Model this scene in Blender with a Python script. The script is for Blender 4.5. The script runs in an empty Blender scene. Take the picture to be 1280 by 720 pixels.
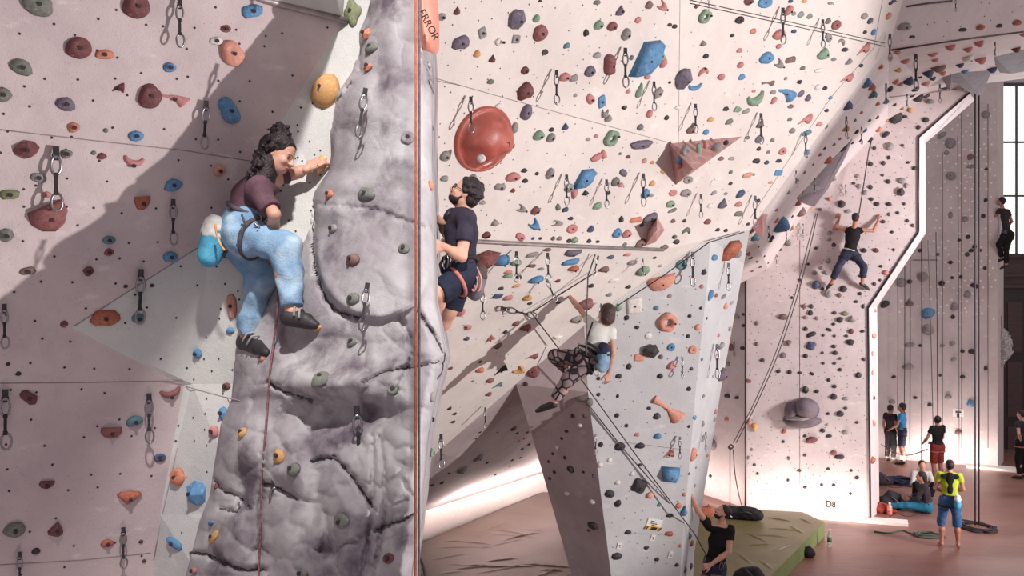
import bpy, bmesh, math, random
import numpy as np
from mathutils import Vector, Matrix, noise
from mathutils.bvhtree import BVHTree

SC = bpy.context.scene
COL = SC.collection
# ------------------------------------------------------------------ camera, world, lights, exposure
FPX, CX, HY, CAMZ = 1200.0, 640.0, 345.0, 5.3          # focal length in pixels, horizon row, eye height
CAMLOC = Vector((0, 0, CAMZ))
cd = bpy.data.cameras.new('camera'); cam = bpy.data.objects.new('camera', cd); COL.objects.link(cam)
cam.location = CAMLOC; cam.rotation_euler = (math.pi/2, 0, 0)
cd.sensor_width = 36; cd.lens = FPX/1280*36; cd.shift_y = (HY-360)/1280; cd.clip_end = 200
SC.camera = cam
SC.view_settings.view_transform = 'Standard'; SC.view_settings.look = 'None'
SC.view_settings.exposure = 0.0; SC.view_settings.gamma = 1.0
w = bpy.data.worlds.new('world'); SC.world = w; w.use_nodes = True
w.node_tree.nodes['Background'].inputs[0].default_value = (0.88, 0.80, 0.84, 1)
w.node_tree.nodes['Background'].inputs[1].default_value = 0.44

def spot(name, loc, aim, energy, size_deg, blend, radius, color):
    l = bpy.data.lights.new(name, 'SPOT'); o = bpy.data.objects.new(name, l); COL.objects.link(o)
    l.energy = energy; l.spot_size = math.radians(size_deg); l.spot_blend = blend; l.shadow_soft_size = radius; l.color = color
    o.location = loc; o.rotation_euler = (Vector(aim)-Vector(loc)).to_track_quat('-Z', 'Y').to_euler(); return o
def area(name, loc, aim, energy, sx, sy, color):
    l = bpy.data.lights.new(name, 'AREA'); o = bpy.data.objects.new(name, l); COL.objects.link(o)
    l.energy = energy; l.shape = 'RECTANGLE'; l.size = sx; l.size_y = sy; l.color = color
    o.location = loc; o.rotation_euler = (Vector(aim)-Vector(loc)).to_track_quat('-Z', 'Y').to_euler(); return o
spot('hall_floodlight', (13, 2.0, 3.5), (0.2, 7.7, 5.6), 8000, 58, 0.35, 0.07, (1.0, 0.965, 0.93))
spot('ceiling_spotlight', (0.2, -0.5, 12.5), (-0.8, 5.3, 5.95), 5000, 27, 0.9, 0.18, (1.0, 0.97, 0.93))
area('floor_uplight', (-1.4, 3.6, 1.0), (-1.9, 5.4, 4.2), 22, 1.2, 0.3, (1.0, 0.84, 0.86))
area('added_side_fill', (15.5, 12.5, 4.6), (7.0, 19.5, 4.5), 420, 4.0, 3.0, (1.0, 0.93, 0.92))  # unseen fill added to brighten the D8 side and the roof underside
spot('added_d8_fill', (15.5, 12.0, 5.0), (8.3, 20.2, 4.4), 8500, 56, 0.6, 0.9, (1.0, 0.94, 0.93))  # unseen spot added to brighten the D8 wall, cone kept off the overhang
area('window_daylight', (13.2, 25.0, 7.5), (8.0, 17.0, 3.0), 260, 2.0, 4.0, (0.95, 0.97, 1.0))

# ------------------------------------------------------------------ pixels of the photograph to points in the hall
def ray(px, py): return Vector(((px-CX)/FPX, 1.0, -(py-HY)/FPX))
def P(px, py, D): return CAMLOC + ray(px, py)*D
class Plane:
    def __init__(s, a, b, c):
        s.a = a; s.n = (b-a).cross(c-a).normalized()
        if s.n.dot(CAMLOC-a) < 0: s.n = -s.n
    def D(s, px, py): return s.n.dot(s.a-CAMLOC)/s.n.dot(ray(px, py))
    def at(s, px, py, off=0.0): return P(px, py, s.D(px, py)) + s.n*off
def lin(c):
    return tuple(((x/255)/12.92 if x/255 <= .04045 else (((x/255)+.055)/1.055)**2.4) for x in c)
def interp(tab, y):
    return float(np.interp(y, [t[0] for t in tab], [t[1] for t in tab]))

# ------------------------------------------------------------------ materials
def _nodes(name):
    m = bpy.data.materials.new(name); m.use_nodes = True
    nt = m.node_tree; b = nt.nodes['Principled BSDF']; return m, nt, b
def _n(nt, t, **kw):
    n = nt.nodes.new(t)
    for k, v in kw.items(): setattr(n, k, v)
    return n
def mat(name, c1, c2=None, scale=6.0, rough=0.6, metal=0.0, bump=0.0, bscale=40.0, lo=0.35, hi=0.7, c3=None, s3=1.5, lo3=.55, hi3=.75,
        stretch=None, spec=0.5, coord='Object'):
    m, nt, b = _nodes(name); L = nt.links
    c1 = lin(c1); c2 = lin(c2) if c2 else c1
    tc = _n(nt, 'ShaderNodeTexCoord'); vec = tc.outputs[coord]
    if stretch:
        mp = _n(nt, 'ShaderNodeMapping'); mp.inputs['Scale'].default_value = stretch; L.new(vec, mp.inputs['Vector']); vec = mp.outputs[0]
    def noi(sc, lo, hi, det=5):
        nz = _n(nt, 'ShaderNodeTexNoise'); nz.inputs['Scale'].default_value = sc; nz.inputs['Detail'].default_value = det
        nz.inputs['Roughness'].default_value = .6
        L.new(vec, nz.inputs['Vector'])
        mr = _n(nt, 'ShaderNodeMapRange'); mr.inputs['From Min'].default_value = lo; mr.inputs['From Max'].default_value = hi
        L.new(nz.outputs[0], mr.inputs['Value']); return mr.outputs[0]
    def mix(f, a, bb):
        mx = _n(nt, 'ShaderNodeMix', data_type='RGBA'); L.new(f, mx.inputs[0])
        if isinstance(a, tuple): mx.inputs[6].default_value = (*a, 1)
        else: L.new(a, mx.inputs[6])
        mx.inputs[7].default_value = (*bb, 1); return mx.outputs[2]
    out = mix(noi(scale, lo, hi), c1, c2)
    if c3: out = mix(noi(s3, lo3, hi3), out, lin(c3))
    L.new(out, b.inputs['Base Color'])
    b.inputs['Roughness'].default_value = rough; b.inputs['Metallic'].default_value = metal
    b.inputs['Specular IOR Level'].default_value = spec
    if bump:
        nz = _n(nt, 'ShaderNodeTexNoise'); nz.inputs['Scale'].default_value = bscale; nz.inputs['Detail'].default_value = 4; L.new(vec, nz.inputs['Vector'])
        bp = _n(nt, 'ShaderNodeBump'); bp.inputs['Strength'].default_value = bump; bp.inputs['Distance'].default_value = .02
        L.new(nz.outputs[0], bp.inputs['Height']); L.new(bp.outputs[0], b.inputs['Normal'])
    return m
def emis(name, col, s):
    m, nt, b = _nodes(name); b.inputs['Base Color'].default_value = (*lin(col), 1)
    b.inputs['Emission Color'].default_value = (*lin(col), 1); b.inputs['Emission Strength'].default_value = s; return m
def wallmat(name, base, mott, smear, sc=1.0):
    """textured plywood paint: broad mottling, chalk smears, fine sandy grain"""
    m, nt, b = _nodes(name); L = nt.links
    tc = _n(nt, 'ShaderNodeTexCoord'); vec = tc.outputs['Object']
    def noi(s, lo, hi, stretch=None, det=6):
        v = vec
        if stretch:
            mp = _n(nt, 'ShaderNodeMapping'); mp.inputs['Scale'].default_value = stretch; mp.inputs['Rotation'].default_value = (.3, .5, .2)
            L.new(vec, mp.inputs['Vector']); v = mp.outputs[0]
        nz = _n(nt, 'ShaderNodeTexNoise'); nz.inputs['Scale'].default_value = s; nz.inputs['Detail'].default_value = det
        nz.inputs['Roughness'].default_value = .62; L.new(v, nz.inputs['Vector'])
        mr = _n(nt, 'ShaderNodeMapRange'); mr.inputs['From Min'].default_value = lo; mr.inputs['From Max'].default_value = hi
        L.new(nz.outputs[0], mr.inputs['Value']); return mr.outputs[0]
    def mix(f, a, bb, amt=1.0):
        mx = _n(nt, 'ShaderNodeMix', data_type='RGBA')
        if amt != 1.0:
            mu = _n(nt, 'ShaderNodeMath', operation='MULTIPLY'); mu.inputs[1].default_value = amt; L.new(f, mu.inputs[0]); f = mu.outputs[0]
        L.new(f, mx.inputs[0])
        if isinstance(a, tuple): mx.inputs[6].default_value = (*a, 1)
        else: L.new(a, mx.inputs[6])
        mx.inputs[7].default_value = (*bb, 1); return mx.outputs[2]
    c = mix(noi(1.1*sc, .38, .66), lin(base), lin(mott))
    c = mix(noi(5.5*sc, .50, .72), c, lin(mott), .6)
    c = mix(noi(3.2*sc, .60, .74, (1, 1, 2.6), 8), c, lin(smear), .8)
    c = mix(noi(90, .66, .72, None, 2), c, lin((95, 80, 82)), .35)
    L.new(c, b.inputs['Base Color']); b.inputs['Roughness'].default_value = .75; b.inputs['Specular IOR Level'].default_value = .25
    nz = _n(nt, 'ShaderNodeTexNoise'); nz.inputs['Scale'].default_value = 110; nz.inputs['Detail'].default_value = 3; L.new(vec, nz.inputs['Vector'])
    nz2 = _n(nt, 'ShaderNodeTexNoise'); nz2.inputs['Scale'].default_value = 7; nz2.inputs['Detail'].default_value = 4; L.new(vec, nz2.inputs['Vector'])
    ad = _n(nt, 'ShaderNodeMath', operation='MULTIPLY_ADD'); ad.inputs[1].default_value = .35; L.new(nz.outputs[0], ad.inputs[0]); L.new(nz2.outputs[0], ad.inputs[2])
    bp = _n(nt, 'ShaderNodeBump'); bp.inputs['Strength'].default_value = .35; bp.inputs['Distance'].default_value = .02
    L.new(ad.outputs[0], bp.inputs['Height']); L.new(bp.outputs[0], b.inputs['Normal'])
    return m

M = {}
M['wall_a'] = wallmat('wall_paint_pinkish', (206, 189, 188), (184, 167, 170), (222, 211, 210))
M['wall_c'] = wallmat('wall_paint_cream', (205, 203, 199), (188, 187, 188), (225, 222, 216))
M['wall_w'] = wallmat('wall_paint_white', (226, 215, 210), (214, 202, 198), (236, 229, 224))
M['wall_l'] = wallmat('wall_paint_white_lifted', (236, 227, 222), (224, 214, 210), (242, 236, 232))  # white paint lightened to stand in for light missing under the lip
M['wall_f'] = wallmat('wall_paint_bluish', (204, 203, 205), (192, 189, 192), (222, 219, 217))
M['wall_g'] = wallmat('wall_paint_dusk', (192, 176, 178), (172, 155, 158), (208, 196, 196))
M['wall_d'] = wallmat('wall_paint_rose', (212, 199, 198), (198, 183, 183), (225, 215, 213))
M['rock'] = mat('moulded_rock', (178, 173, 175), (148, 140, 146), 2.2, .75, 0, .2, 90, .38, .62, c3=(100, 88, 98), s3=2.4, lo3=.53, hi3=.68, spec=.3)
M['seam'] = mat('panel_joint', (150, 134, 134), rough=.9)
M['hole'] = mat('bolt_hole', (58, 48, 52), rough=.9)
M['hole_white'] = mat('pale_bolt_hole', (240, 235, 230), rough=.7)
M['metal'] = mat('steel', (165, 160, 162), (130, 126, 130), 30, .3, .9)
M['metal_dark'] = mat('dark_steel', (74, 68, 74), (54, 50, 54), 30, .4, .6)
M['edge'] = mat('steel_edge', (170, 160, 158), (138, 128, 128), 12, .45, .5)
M['black'] = mat('black_cloth', (34, 30, 34), (24, 21, 24), 20, .8, 0, .2, 80)
M['sling'] = mat('black_webbing', (48, 42, 46), (36, 31, 35), 60, .8)
M['floorwood'] = None
HC = dict(r=((124, 62, 64), (98, 50, 54)), p=((206, 128, 124), (180, 98, 100)), o=((214, 126, 92), (186, 96, 72)), y=((216, 158, 92), (190, 126, 66)),
          b=((84, 142, 190), (60, 110, 160)), d=((70, 84, 122), (54, 62, 96)), t=((92, 136, 148), (70, 104, 118)), g=((134, 164, 134), (104, 132, 108)),
          G=((122, 124, 114), (92, 92, 86)), n=((154, 146, 144), (116, 108, 110)), k=((64, 56, 60), (46, 40, 44)), v=((116, 102, 120), (88, 76, 94)),
          w=((222, 214, 208), (196, 186, 182)), e=((136, 102, 94), (104, 74, 70)), m=((150, 84, 82), (118, 62, 62)), s=((222, 146, 124), (200, 118, 100)),
          O=((190, 96, 66), (150, 70, 54)), z=((128, 132, 92), (98, 102, 72)))
HN = dict(r='maroon', p='pink', o='orange', y='yellow-orange', b='blue', d='dark blue', t='teal', g='pale green', G='grey-green', n='grey', k='black', v='violet-grey',
          w='whitish', e='brown', m='red-brown', s='salmon', O='rust-orange', z='olive green')
def _soft(c): g = sum(c)/3; return tuple(int(min(240, (x*.80+g*.20)*1.03+4)) for x in c)
HC = {k: (_soft(a), _soft(b)) for k, (a, b) in HC.items()}
HM = {k: mat('hold_'+HN[k].replace('-', '_').replace(' ', '_'), a, b, 9, .62, 0, .25, 50, c3=tuple(min(235, int(x*.5+112)) for x in a), s3=5, lo3=.58, hi3=.8, spec=.35) for k, (a, b) in HC.items()}

# ------------------------------------------------------------------ object helpers
def link(name, me, m=None, parent=None):
    o = bpy.data.objects.new(name, me); COL.objects.link(o)
    if m is not None:
        for mm in (m if isinstance(m, (list, tuple)) else [m]): me.materials.append(mm)
    if parent: o.parent = parent
    return o
def mesh_from(verts, faces, smooth=False):
    me = bpy.data.meshes.new('mesh'); me.from_pydata([tuple(v) for v in verts], [], [tuple(f) for f in faces]); me.update()
    if smooth: me.polygons.foreach_set('use_smooth', [True]*len(me.polygons))
    return me
def from_bm(bm, smooth=False):
    me = bpy.data.meshes.new('mesh'); bmesh.ops.recalc_face_normals(bm, faces=bm.faces); bm.to_mesh(me); bm.free()
    if smooth: me.polygons.foreach_set('use_smooth', [True]*len(me.polygons))
    return me
def tag(o, label=None, cat=None, group=None, kind=None):
    if label: o['label'] = label
    if cat: o['category'] = cat
    if group: o['group'] = group
    if kind: o['kind'] = kind
    return o
def empty(name, loc, rz=0.0):
    o = bpy.data.objects.new(name, None); COL.objects.link(o); o.location = loc; o.rotation_euler = (0, 0, rz); o.empty_display_size = .1; return o
def keep_world(o, parent):
    """parent a mesh already built in hall coordinates"""
    o.parent = parent; o.matrix_parent_inverse = (Matrix.Translation(parent.location) @ parent.rotation_euler.to_matrix().to_4x4()).inverted(); return o
def spline(pts, n=8):
    pts = [Vector(p) for p in pts]
    if len(pts) < 3: return pts
    q = [pts[0]*2-pts[1]] + pts + [pts[-1]*2-pts[-2]]; out = []
    for i in range(1, len(q)-2):
        a, b, c, d = q[i-1:i+3]
        for k in range(n):
            t = k/n; out.append(.5*((2*b)+(c-a)*t+(2*a-5*b+4*c-d)*t*t+(3*b-a-3*c+d)*t**3))
    out.append(pts[-1]); return out
def add_tube(bm, pts, r, sides=6, closed=False, r2=None):
    pts = [Vector(p) for p in pts]; n = len(pts); rings = []
    up = Vector((0.31, 0.2, 0.93))
    for i, p in enumerate(pts):
        a = pts[(i-1) % n] if (closed or i > 0) else p
        b = pts[(i+1) % n] if (closed or i < n-1) else p
        t = (b-a); t = t.normalized() if t.length > 1e-9 else Vector((0, 0, 1))
        u = up - t*up.dot(t)
        if u.length < 1e-4: u = Vector((1, 0, 0)) - t*t.x
        u.normalize(); v = t.cross(u)
        up = u
        rr = r if r2 is None else r+(r2-r)*i/max(1, n-1)
        rings.append([bm.verts.new(p+(u*math.cos(6.28318*k/sides)+v*math.sin(6.28318*k/sides))*rr) for k in range(sides)])
    m = n if closed else n-1
    for i in range(m):
        A, B = rings[i], rings[(i+1) % n]
        for k in range(sides): bm.faces.new((A[k], A[(k+1) % sides], B[(k+1) % sides], B[k]))
    if not closed:
        bm.faces.new(rings[0][::-1]); bm.faces.new(rings[-1])
def tube_obj(name, pts, r, m, parent=None, sides=6, closed=False, smooth=True):
    bm = bmesh.new(); add_tube(bm, pts, r, sides, closed); return link(name, from_bm(bm, smooth), m, parent)
def add_box(bm, c, sx, sy, sz, R=None):
    vs = []
    for x in (-.5, .5):
        for y in (-.5, .5):
            for z in (-.5, .5):
                p = Vector((x*sx, y*sy, z*sz)); p = (R @ p) if R else p; vs.append(bm.verts.new(Vector(c)+p))
    for f in ((0, 1, 3, 2), (4, 6, 7, 5), (0, 4, 5, 1), (2, 3, 7, 6), (0, 2, 6, 4), (1, 5, 7, 3)): bm.faces.new([vs[i] for i in f])
def box_obj(name, c, sx, sy, sz, m, parent=None, R=None, bevel=0):
    bm = bmesh.new(); add_box(bm, c, sx, sy, sz, R)
    if bevel: bmesh.ops.bevel(bm, geom=list(bm.edges), offset=bevel, segments=2, affect='EDGES', profile=.5)
    return link(name, from_bm(bm), m, parent)

# ------------------------------------------------------------------ solid walls; everything later is found on them by ray
WALLS = []
def slab(name, verts, faces, m, th=.12, push=None, register=True, kind='structure'):
    """a wall panel of joined facets with real thickness behind it"""
    verts = [Vector(v) for v in verts]; n = Vector()
    faces = [(f[0], f[i], f[i+1]) for f in faces for i in range(1, len(f)-1)]
    for f in faces:
        a, b, c = (verts[f[i]] for i in (0, 1, 2)); k = (b-a).cross(c-a)
        if k.dot(CAMLOC-a) < 0: k = -k
        n += k
    n.normalize(); push = push or (-n*th); N = len(verts)
    allv = verts + [v+push for v in verts]; fs = [tuple(f) for f in faces] + [tuple(i+N for i in f[::-1]) for f in faces]
    cnt = {}
    for f in faces:
        for i in range(len(f)):
            e = (f[i], f[(i+1) % len(f)]); cnt[tuple(sorted(e))] = cnt.get(tuple(sorted(e)), 0)+1
    for f in faces:
        for i in range(len(f)):
            a, b = f[i], f[(i+1) % len(f)]
            if cnt[tuple(sorted((a, b)))] == 1: fs.append((b, a, a+N, b+N))
    bm = bmesh.new(); bv = [bm.verts.new(v) for v in allv]
    for f in fs: bm.faces.new([bv[i] for i in f])
    o = link(name, from_bm(bm), m)
    if kind: o['kind'] = kind
    if register: WALLS.append((o, BVHTree.FromPolygons([tuple(v) for v in allv], fs)))
    return o
def hit(px, py):
    best = None; d = ray(px, py).normalized()
    for o, t in WALLS:
        loc, n, i, dist = t.ray_cast(CAMLOC, d)
        if loc is not None and (best is None or dist < best[3]): best = (loc, n, o, dist)
    if best is None: return None
    loc, n, o, dist = best
    if n.dot(CAMLOC-loc) < 0: n = -n
    return loc, n, o
def seam(pts, parent, r=.004, name='panel_joint', m=None):
    """a recessed joint line following the wall"""
    out = []
    for (a, b) in zip(pts[:-1], pts[1:]):
        n = max(2, int(math.dist(a, b)/25))
        for k in range(n+(b == pts[-1])):
            t = k/n; h = hit(a[0]+(b[0]-a[0])*t, a[1]+(b[1]-a[1])*t)
            if h: out.append(h[0]+h[1]*r*.3)
    if len(out) > 1:
        o = tube_obj(name, out, r, m or M['seam'], None, 4); o.parent = parent; return o
# ================================================================== LARGE STRUCTURE
# ---- floor
def floor_mat():
    m, nt, b = _nodes('red_brown_floor'); L = nt.links
    tc = _n(nt, 'ShaderNodeTexCoord')
    mp = _n(nt, 'ShaderNodeMapping'); mp.inputs['Rotation'].default_value = (0, 0, .25); mp.inputs['Scale'].default_value = (.28, 1, 1); L.new(tc.outputs['Object'], mp.inputs['Vector'])
    br = _n(nt, 'ShaderNodeTexBrick'); br.inputs['Scale'].default_value = 5.5; br.inputs['Mortar Size'].default_value = .006
    br.inputs['Color1'].default_value = (*lin((146, 98, 88)), 1); br.inputs['Color2'].default_value = (*lin((124, 80, 72)), 1); br.inputs['Mortar'].default_value = (*lin((98, 64, 62)), 1)
    L.new(mp.outputs[0], br.inputs['Vector'])
    nz = _n(nt, 'ShaderNodeTexNoise'); nz.inputs['Scale'].default_value = 1.1; nz.inputs['Detail'].default_value = 6; L.new(mp.outputs[0], nz.inputs['Vector'])
    mr = _n(nt, 'ShaderNodeMapRange'); mr.inputs['From Min'].default_value = .35; mr.inputs['From Max'].default_value = .7; L.new(nz.outputs[0], mr.inputs['Value'])
    mx = _n(nt, 'ShaderNodeMix', data_type='RGBA'); L.new(mr.outputs[0], mx.inputs[0]); L.new(br.outputs['Color'], mx.inputs[6]); mx.inputs[7].default_value = (*lin((158, 114, 102)), 1)
    L.new(mx.outputs[2], b.inputs['Base Color'])
    mr2 = _n(nt, 'ShaderNodeMapRange'); mr2.inputs['To Min'].default_value = .28; mr2.inputs['To Max'].default_value = .5; L.new(nz.outputs[0], mr2.inputs['Value']); L.new(mr2.outputs[0], b.inputs['Roughness'])
    return m
slab('floor', [(-16, 2, 0), (30, 2, 0), (30, 42, 0), (-16, 42, 0)], [(0, 1, 2, 3)], floor_mat(), push=Vector((0, 0, -.2)))

# ---- left wall: the overhanging face, its folded facet and the bright strip beside the rock
PA = Plane(P(0, 200, 4.9), P(330, 200, 5.75), P(0, 720, 5.3))
A = lambda x, y, off=0: PA.at(x, y, off)
PC = Plane(P(395, 125, PA.D(395, 125)-.04), P(240, 480, PA.D(240, 480)-.02), P(325, 480, PA.D(240, 480)-.20))
C = lambda x, y, off=0: PC.at(x, y, off)
c0, c1, c2, c3 = A(428, 27), A(349, 157), A(265, 298), A(90, 410)
m1, m2, m3, m4, m5, m6 = C(395, 125), C(372, 177), A(258, 325, .03), C(240, 480), A(200, 643), A(180, 800)
e0, e1 = A(330, 0), A(-260, -240)
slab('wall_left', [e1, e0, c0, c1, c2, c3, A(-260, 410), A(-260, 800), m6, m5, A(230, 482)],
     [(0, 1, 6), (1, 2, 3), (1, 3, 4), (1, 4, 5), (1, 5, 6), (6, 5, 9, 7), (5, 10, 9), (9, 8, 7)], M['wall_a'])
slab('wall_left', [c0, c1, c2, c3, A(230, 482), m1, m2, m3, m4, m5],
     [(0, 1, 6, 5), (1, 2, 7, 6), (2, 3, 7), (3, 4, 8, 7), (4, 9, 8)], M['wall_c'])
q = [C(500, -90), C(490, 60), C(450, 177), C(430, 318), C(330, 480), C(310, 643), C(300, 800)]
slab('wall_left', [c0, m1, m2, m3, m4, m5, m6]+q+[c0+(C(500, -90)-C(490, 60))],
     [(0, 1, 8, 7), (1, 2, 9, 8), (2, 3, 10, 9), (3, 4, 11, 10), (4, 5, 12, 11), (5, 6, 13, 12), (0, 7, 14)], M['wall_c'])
# the upper roof panel over the left wall, its rim showing at the top of the view
up = Vector((.04, -1.7, .6)); u2 = Vector((-.30, -3.45, 1.05))  # outer reach, out of view, shaped to shade the left wall below
slab('wall_left', [c0, e0, e1, c0+up, e0+up, e1+up, c0+u2, e0+u2, e1+u2], [(0, 1, 4, 3), (1, 2, 5, 4), (3, 4, 7, 6), (4, 5, 8, 7)], M['wall_c'], push=Vector((0, .1, .25)))
o = tube_obj('trim_1', [c0+Vector((.03, -.02, 0)), e0, e0+(e1-e0)*.4], .022, M['edge'], None, 8); o['kind'] = 'structure'

# ---- moulded rock prow
XL = [(-90, 474), (0, 463), (20, 458), (40, 449), (57, 449), (77, 444), (90, 440), (103, 431), (117, 421), (140, 415), (167, 413), (193, 414), (213, 411), (240, 393), (262, 388), (285, 385), (300, 378),
      (312, 366), (345, 338), (380, 318), (400, 306), (430, 292), (470, 292), (500, 289), (530, 276), (580, 268), (620, 262), (650, 250), (690, 240), (720, 232), (820, 212)]
XR = [(-90, 534), (0, 536), (100, 540), (200, 539), (300, 541), (380, 543), (410, 549), (445, 555), (480, 547), (540, 535), (600, 528), (660, 521), (720, 514), (820, 506)]
DR = [(-90, 5.85), (0, 5.7), (116, 5.4), (300, 4.95), (465, 4.55), (720, 4.3), (820, 4.2)]
BUMPS = [(470, 150, 45, 60, .05), (440, 165, 14, 16, -.05), (426, 172, 10, 14, -.04), (462, 170, 30, 18, -.03), (424, 60, 30, 40, .0), (500, 60, 22, 80, .04), (472, 90, 10, 50, -.04),
         (430, 230, 30, 14, .05), (405, 525, 62, 20, -.17), (480, 520, 30, 14, -.08), (420, 478, 60, 14, .08), (350, 470, 34, 22, .06), (310, 565, 32, 36, .12), (330, 620, 14, 30, -.07),
         (372, 590, 30, 26, .05), (430, 640, 40, 34, .12), (370, 680, 26, 22, .10), (395, 620, 12, 40, -.06), (290, 660, 26, 34, .10), (330, 690, 18, 26, -.06), (500, 590, 26, 60, .05),
         (470, 590, 22, 36, .04), (495, 660, 20, 26, -.07), (510, 690, 16, 30, .05), (365, 430, 30, 22, -.08), (400, 428, 34, 18, -.04), (350, 520, 22, 22, .05), (300, 500, 16, 40, .05),
         (420, 560, 18, 14, -.05), (455, 600, 26, 26, .06), (390, 505, 16, 8, .03), (510, 440, 14, 40, -.035), (530, 430, 12, 40, .03), (505, 270, 26, 34, .02), (415, 265, 26, 12, .03)]
GROOVES = [([(393, 262), (392, 300), (394, 332), (400, 356), (408, 374), (420, 388), (437, 394), (452, 397)], 3.2, .045), ([(455, 478), (478, 466), (500, 461), (525, 458), (550, 452)], 2.5, .022),
           ([(466, 545), (466, 600), (464, 640), (459, 680), (450, 725)], 2.5, .022), ([(474, 545), (480, 590), (482, 640), (474, 680), (466, 725)], 2.5, .022),
           ([(336, 478), (352, 488), (372, 494), (390, 500)], 3.0, .035), ([(238, 690), (262, 694), (280, 704), (304, 712), (330, 712)], 3.5, .045), ([(333, 604), (352, 612), (372, 624)], 3, .03),
           ([(390, 577), (418, 572), (436, 590), (452, 612), (466, 636)], 3, .035), ([(524, 390), (532, 404), (545, 424), (555, 446), (548, 474)], 3, .035), ([(500, 396), (512, 420), (516, 446), (506, 470), (494, 490)], 3, .025),
           ([(440, 105), (420, 128), (413, 160)], 3, .03), ([(448, 60), (450, 90), (432, 110)], 4, .03), ([(268, 600), (280, 614), (298, 620), (312, 636)], 3, .03), ([(407, 640), (408, 660), (402, 690)], 3, .02),
           ([(330, 545), (330, 590), (326, 640), (324, 720)], 3, .02), ([(275, 635), (296, 640), (300, 628)], 2.5, .03), ([(520, 640), (505, 650), (490, 654), (470, 662)], 3, .03), ([(392, 255), (430, 258), (470, 262), (530, 284)], 2.5, .016)]
def rockD(px, py):
    px = np.asarray(px, float); py = np.asarray(py, float)
    xl = np.interp(py, [t[0] for t in XL], [t[1] for t in XL]); xr = np.interp(py, [t[0] for t in XR], [t[1] for t in XR])
    dr = np.interp(py, [t[0] for t in DR], [t[1] for t in DR])
    n, a = PC.n, PC.a
    dl = (n.dot(a-CAMLOC))/(n.x*(xl-CX)/FPX+n.y-n.z*(py-HY)/FPX)-.10
    u = np.clip((px-xl)/(xr-xl), 0, 1)
    D = dl+(dr-dl)*u - .16*np.sin(np.pi*np.clip(u, 0, 1))**.7
    ed = np.minimum((px-xl), 40)/40.; D += .10*(1-np.clip(ed, 0, 1))**2
    er = np.minimum((xr-px), 16)/16.; D += .10*(1-np.clip(er, 0, 1))**2
    for (cx, cy, rx, ry, h) in BUMPS: D -= h*np.exp(-((px-cx)/rx)**2-((py-cy)/ry)**2)
    # the smooth bright disc with its undercut lower-left rim
    e = np.sqrt(((px-470)/78)**2+((py-310)/90)**2); side = 1/(1+np.exp(((px-470)-(py-310)*.9-10)/14.))
    D -= .07*side/(1+np.exp((e-.985)*60))
    # ledge: sharp upper lip over the recess
    D -= .06/(1+np.exp((py-(497+.02*(px-400)))*.5))*np.exp(-((px-405)/55)**2)*np.exp(-((py-490)/22)**2)
    for pl, wd, h in GROOVES:
        x0, x1 = min(p[0] for p in pl)-9, max(p[0] for p in pl)+9; y0, y1 = min(p[1] for p in pl)-9, max(p[1] for p in pl)+9
        k = (px > x0) & (px < x1) & (py > y0) & (py < y1)
        if not k.any(): continue
        qx, qy = px[k], py[k]; best = np.full(qx.shape, 1e9)
        wob = 1.4*np.sin(qx*.31+qy*.23)+1.0*np.sin(qx*.77-qy*.6)
        for (ax, ay), (bx, by) in zip(pl[:-1], pl[1:]):
            t = np.clip(((qx-ax)*(bx-ax)+(qy-ay)*(by-ay))/((bx-ax)**2+(by-ay)**2), 0, 1)
            best = np.minimum(best, np.hypot(qx-ax-t*(bx-ax), qy-ay-t*(by-ay)))
        D[k] += 1.7*h*np.exp(-((best+wob*.6)/wd)**2)
    return D
def build_rock():
    rows = np.arange(-90, 822, 2.6); NU = 118
    us = np.linspace(0, 1, NU)
    py = np.repeat(rows, NU).reshape(len(rows), NU)
    xl = np.interp(rows, [t[0] for t in XL], [t[1] for t in XL]); xr = np.interp(rows, [t[0] for t in XR], [t[1] for t in XR])
    px = xl[:, None]+(xr-xl)[:, None]*us[None, :]
    D = rockD(px, py)
    # natural roughness
    nz = np.zeros_like(D)
    for i in range(D.shape[0]):
        for j in range(D.shape[1]):
            v = Vector((px[i, j]*.011, py[i, j]*.011, D[i, j]*.6))
            a = noise.noise(v*2.0); b = noise.noise(v*4.7); c = noise.noise(v*11)
            vd = noise.voronoi(v*1.9+Vector((.3*b, .3*a, 0)))[0]; f = vd[1]-vd[0]; g = noise.voronoi(v*4.1)[0]; g = g[1]-g[0]
            nz[i, j] = .026*(1-2*abs(a))+.014*b+.004*c+.026*min(f, .5)-.010*math.exp(-(f/.05)**2)+.004*min(g, .4)
    amp = np.interp(rows, [-90, 380, 480, 820], [.40, .45, 1.2, 1.3])[:, None]
    D = D-nz*amp
    verts = []; W = NU+14
    for i, y in enumerate(rows):
        dl, drr = D[i, 0], D[i, -1]
        for k in (4, 3, 2, 1): verts.append(P(xl[i]+k*2.2, y, dl+.08*k*k))              # rolls back out of sight on the left
        for j in range(NU): verts.append(P(px[i, j], y, D[i, j]))
        for k in range(1, 11):                                                            # the flank running back on the right
            t = k/10; jag = 1.6*noise.noise(Vector((k*.8, y*.03, 3.1)))
            verts.append(P(xr[i]+8.5*t**.6+jag*t, y, drr+(8.4-drr)*t))
    faces = []
    for i in range(len(rows)-1):
        for j in range(W-1):
            a = i*W+j; faces.append((a, a+1, a+W+1, a+W))
    me = mesh_from(verts, faces, True); o = link('wall_front', me, M['rock']); o['kind'] = 'structure'
    # solid behind the skin: a plain core so that the prow has a back
    WALLS.append((o, BVHTree.FromPolygons([tuple(v) for v in verts], faces)))
    return o
ROCK = build_rock()

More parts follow.
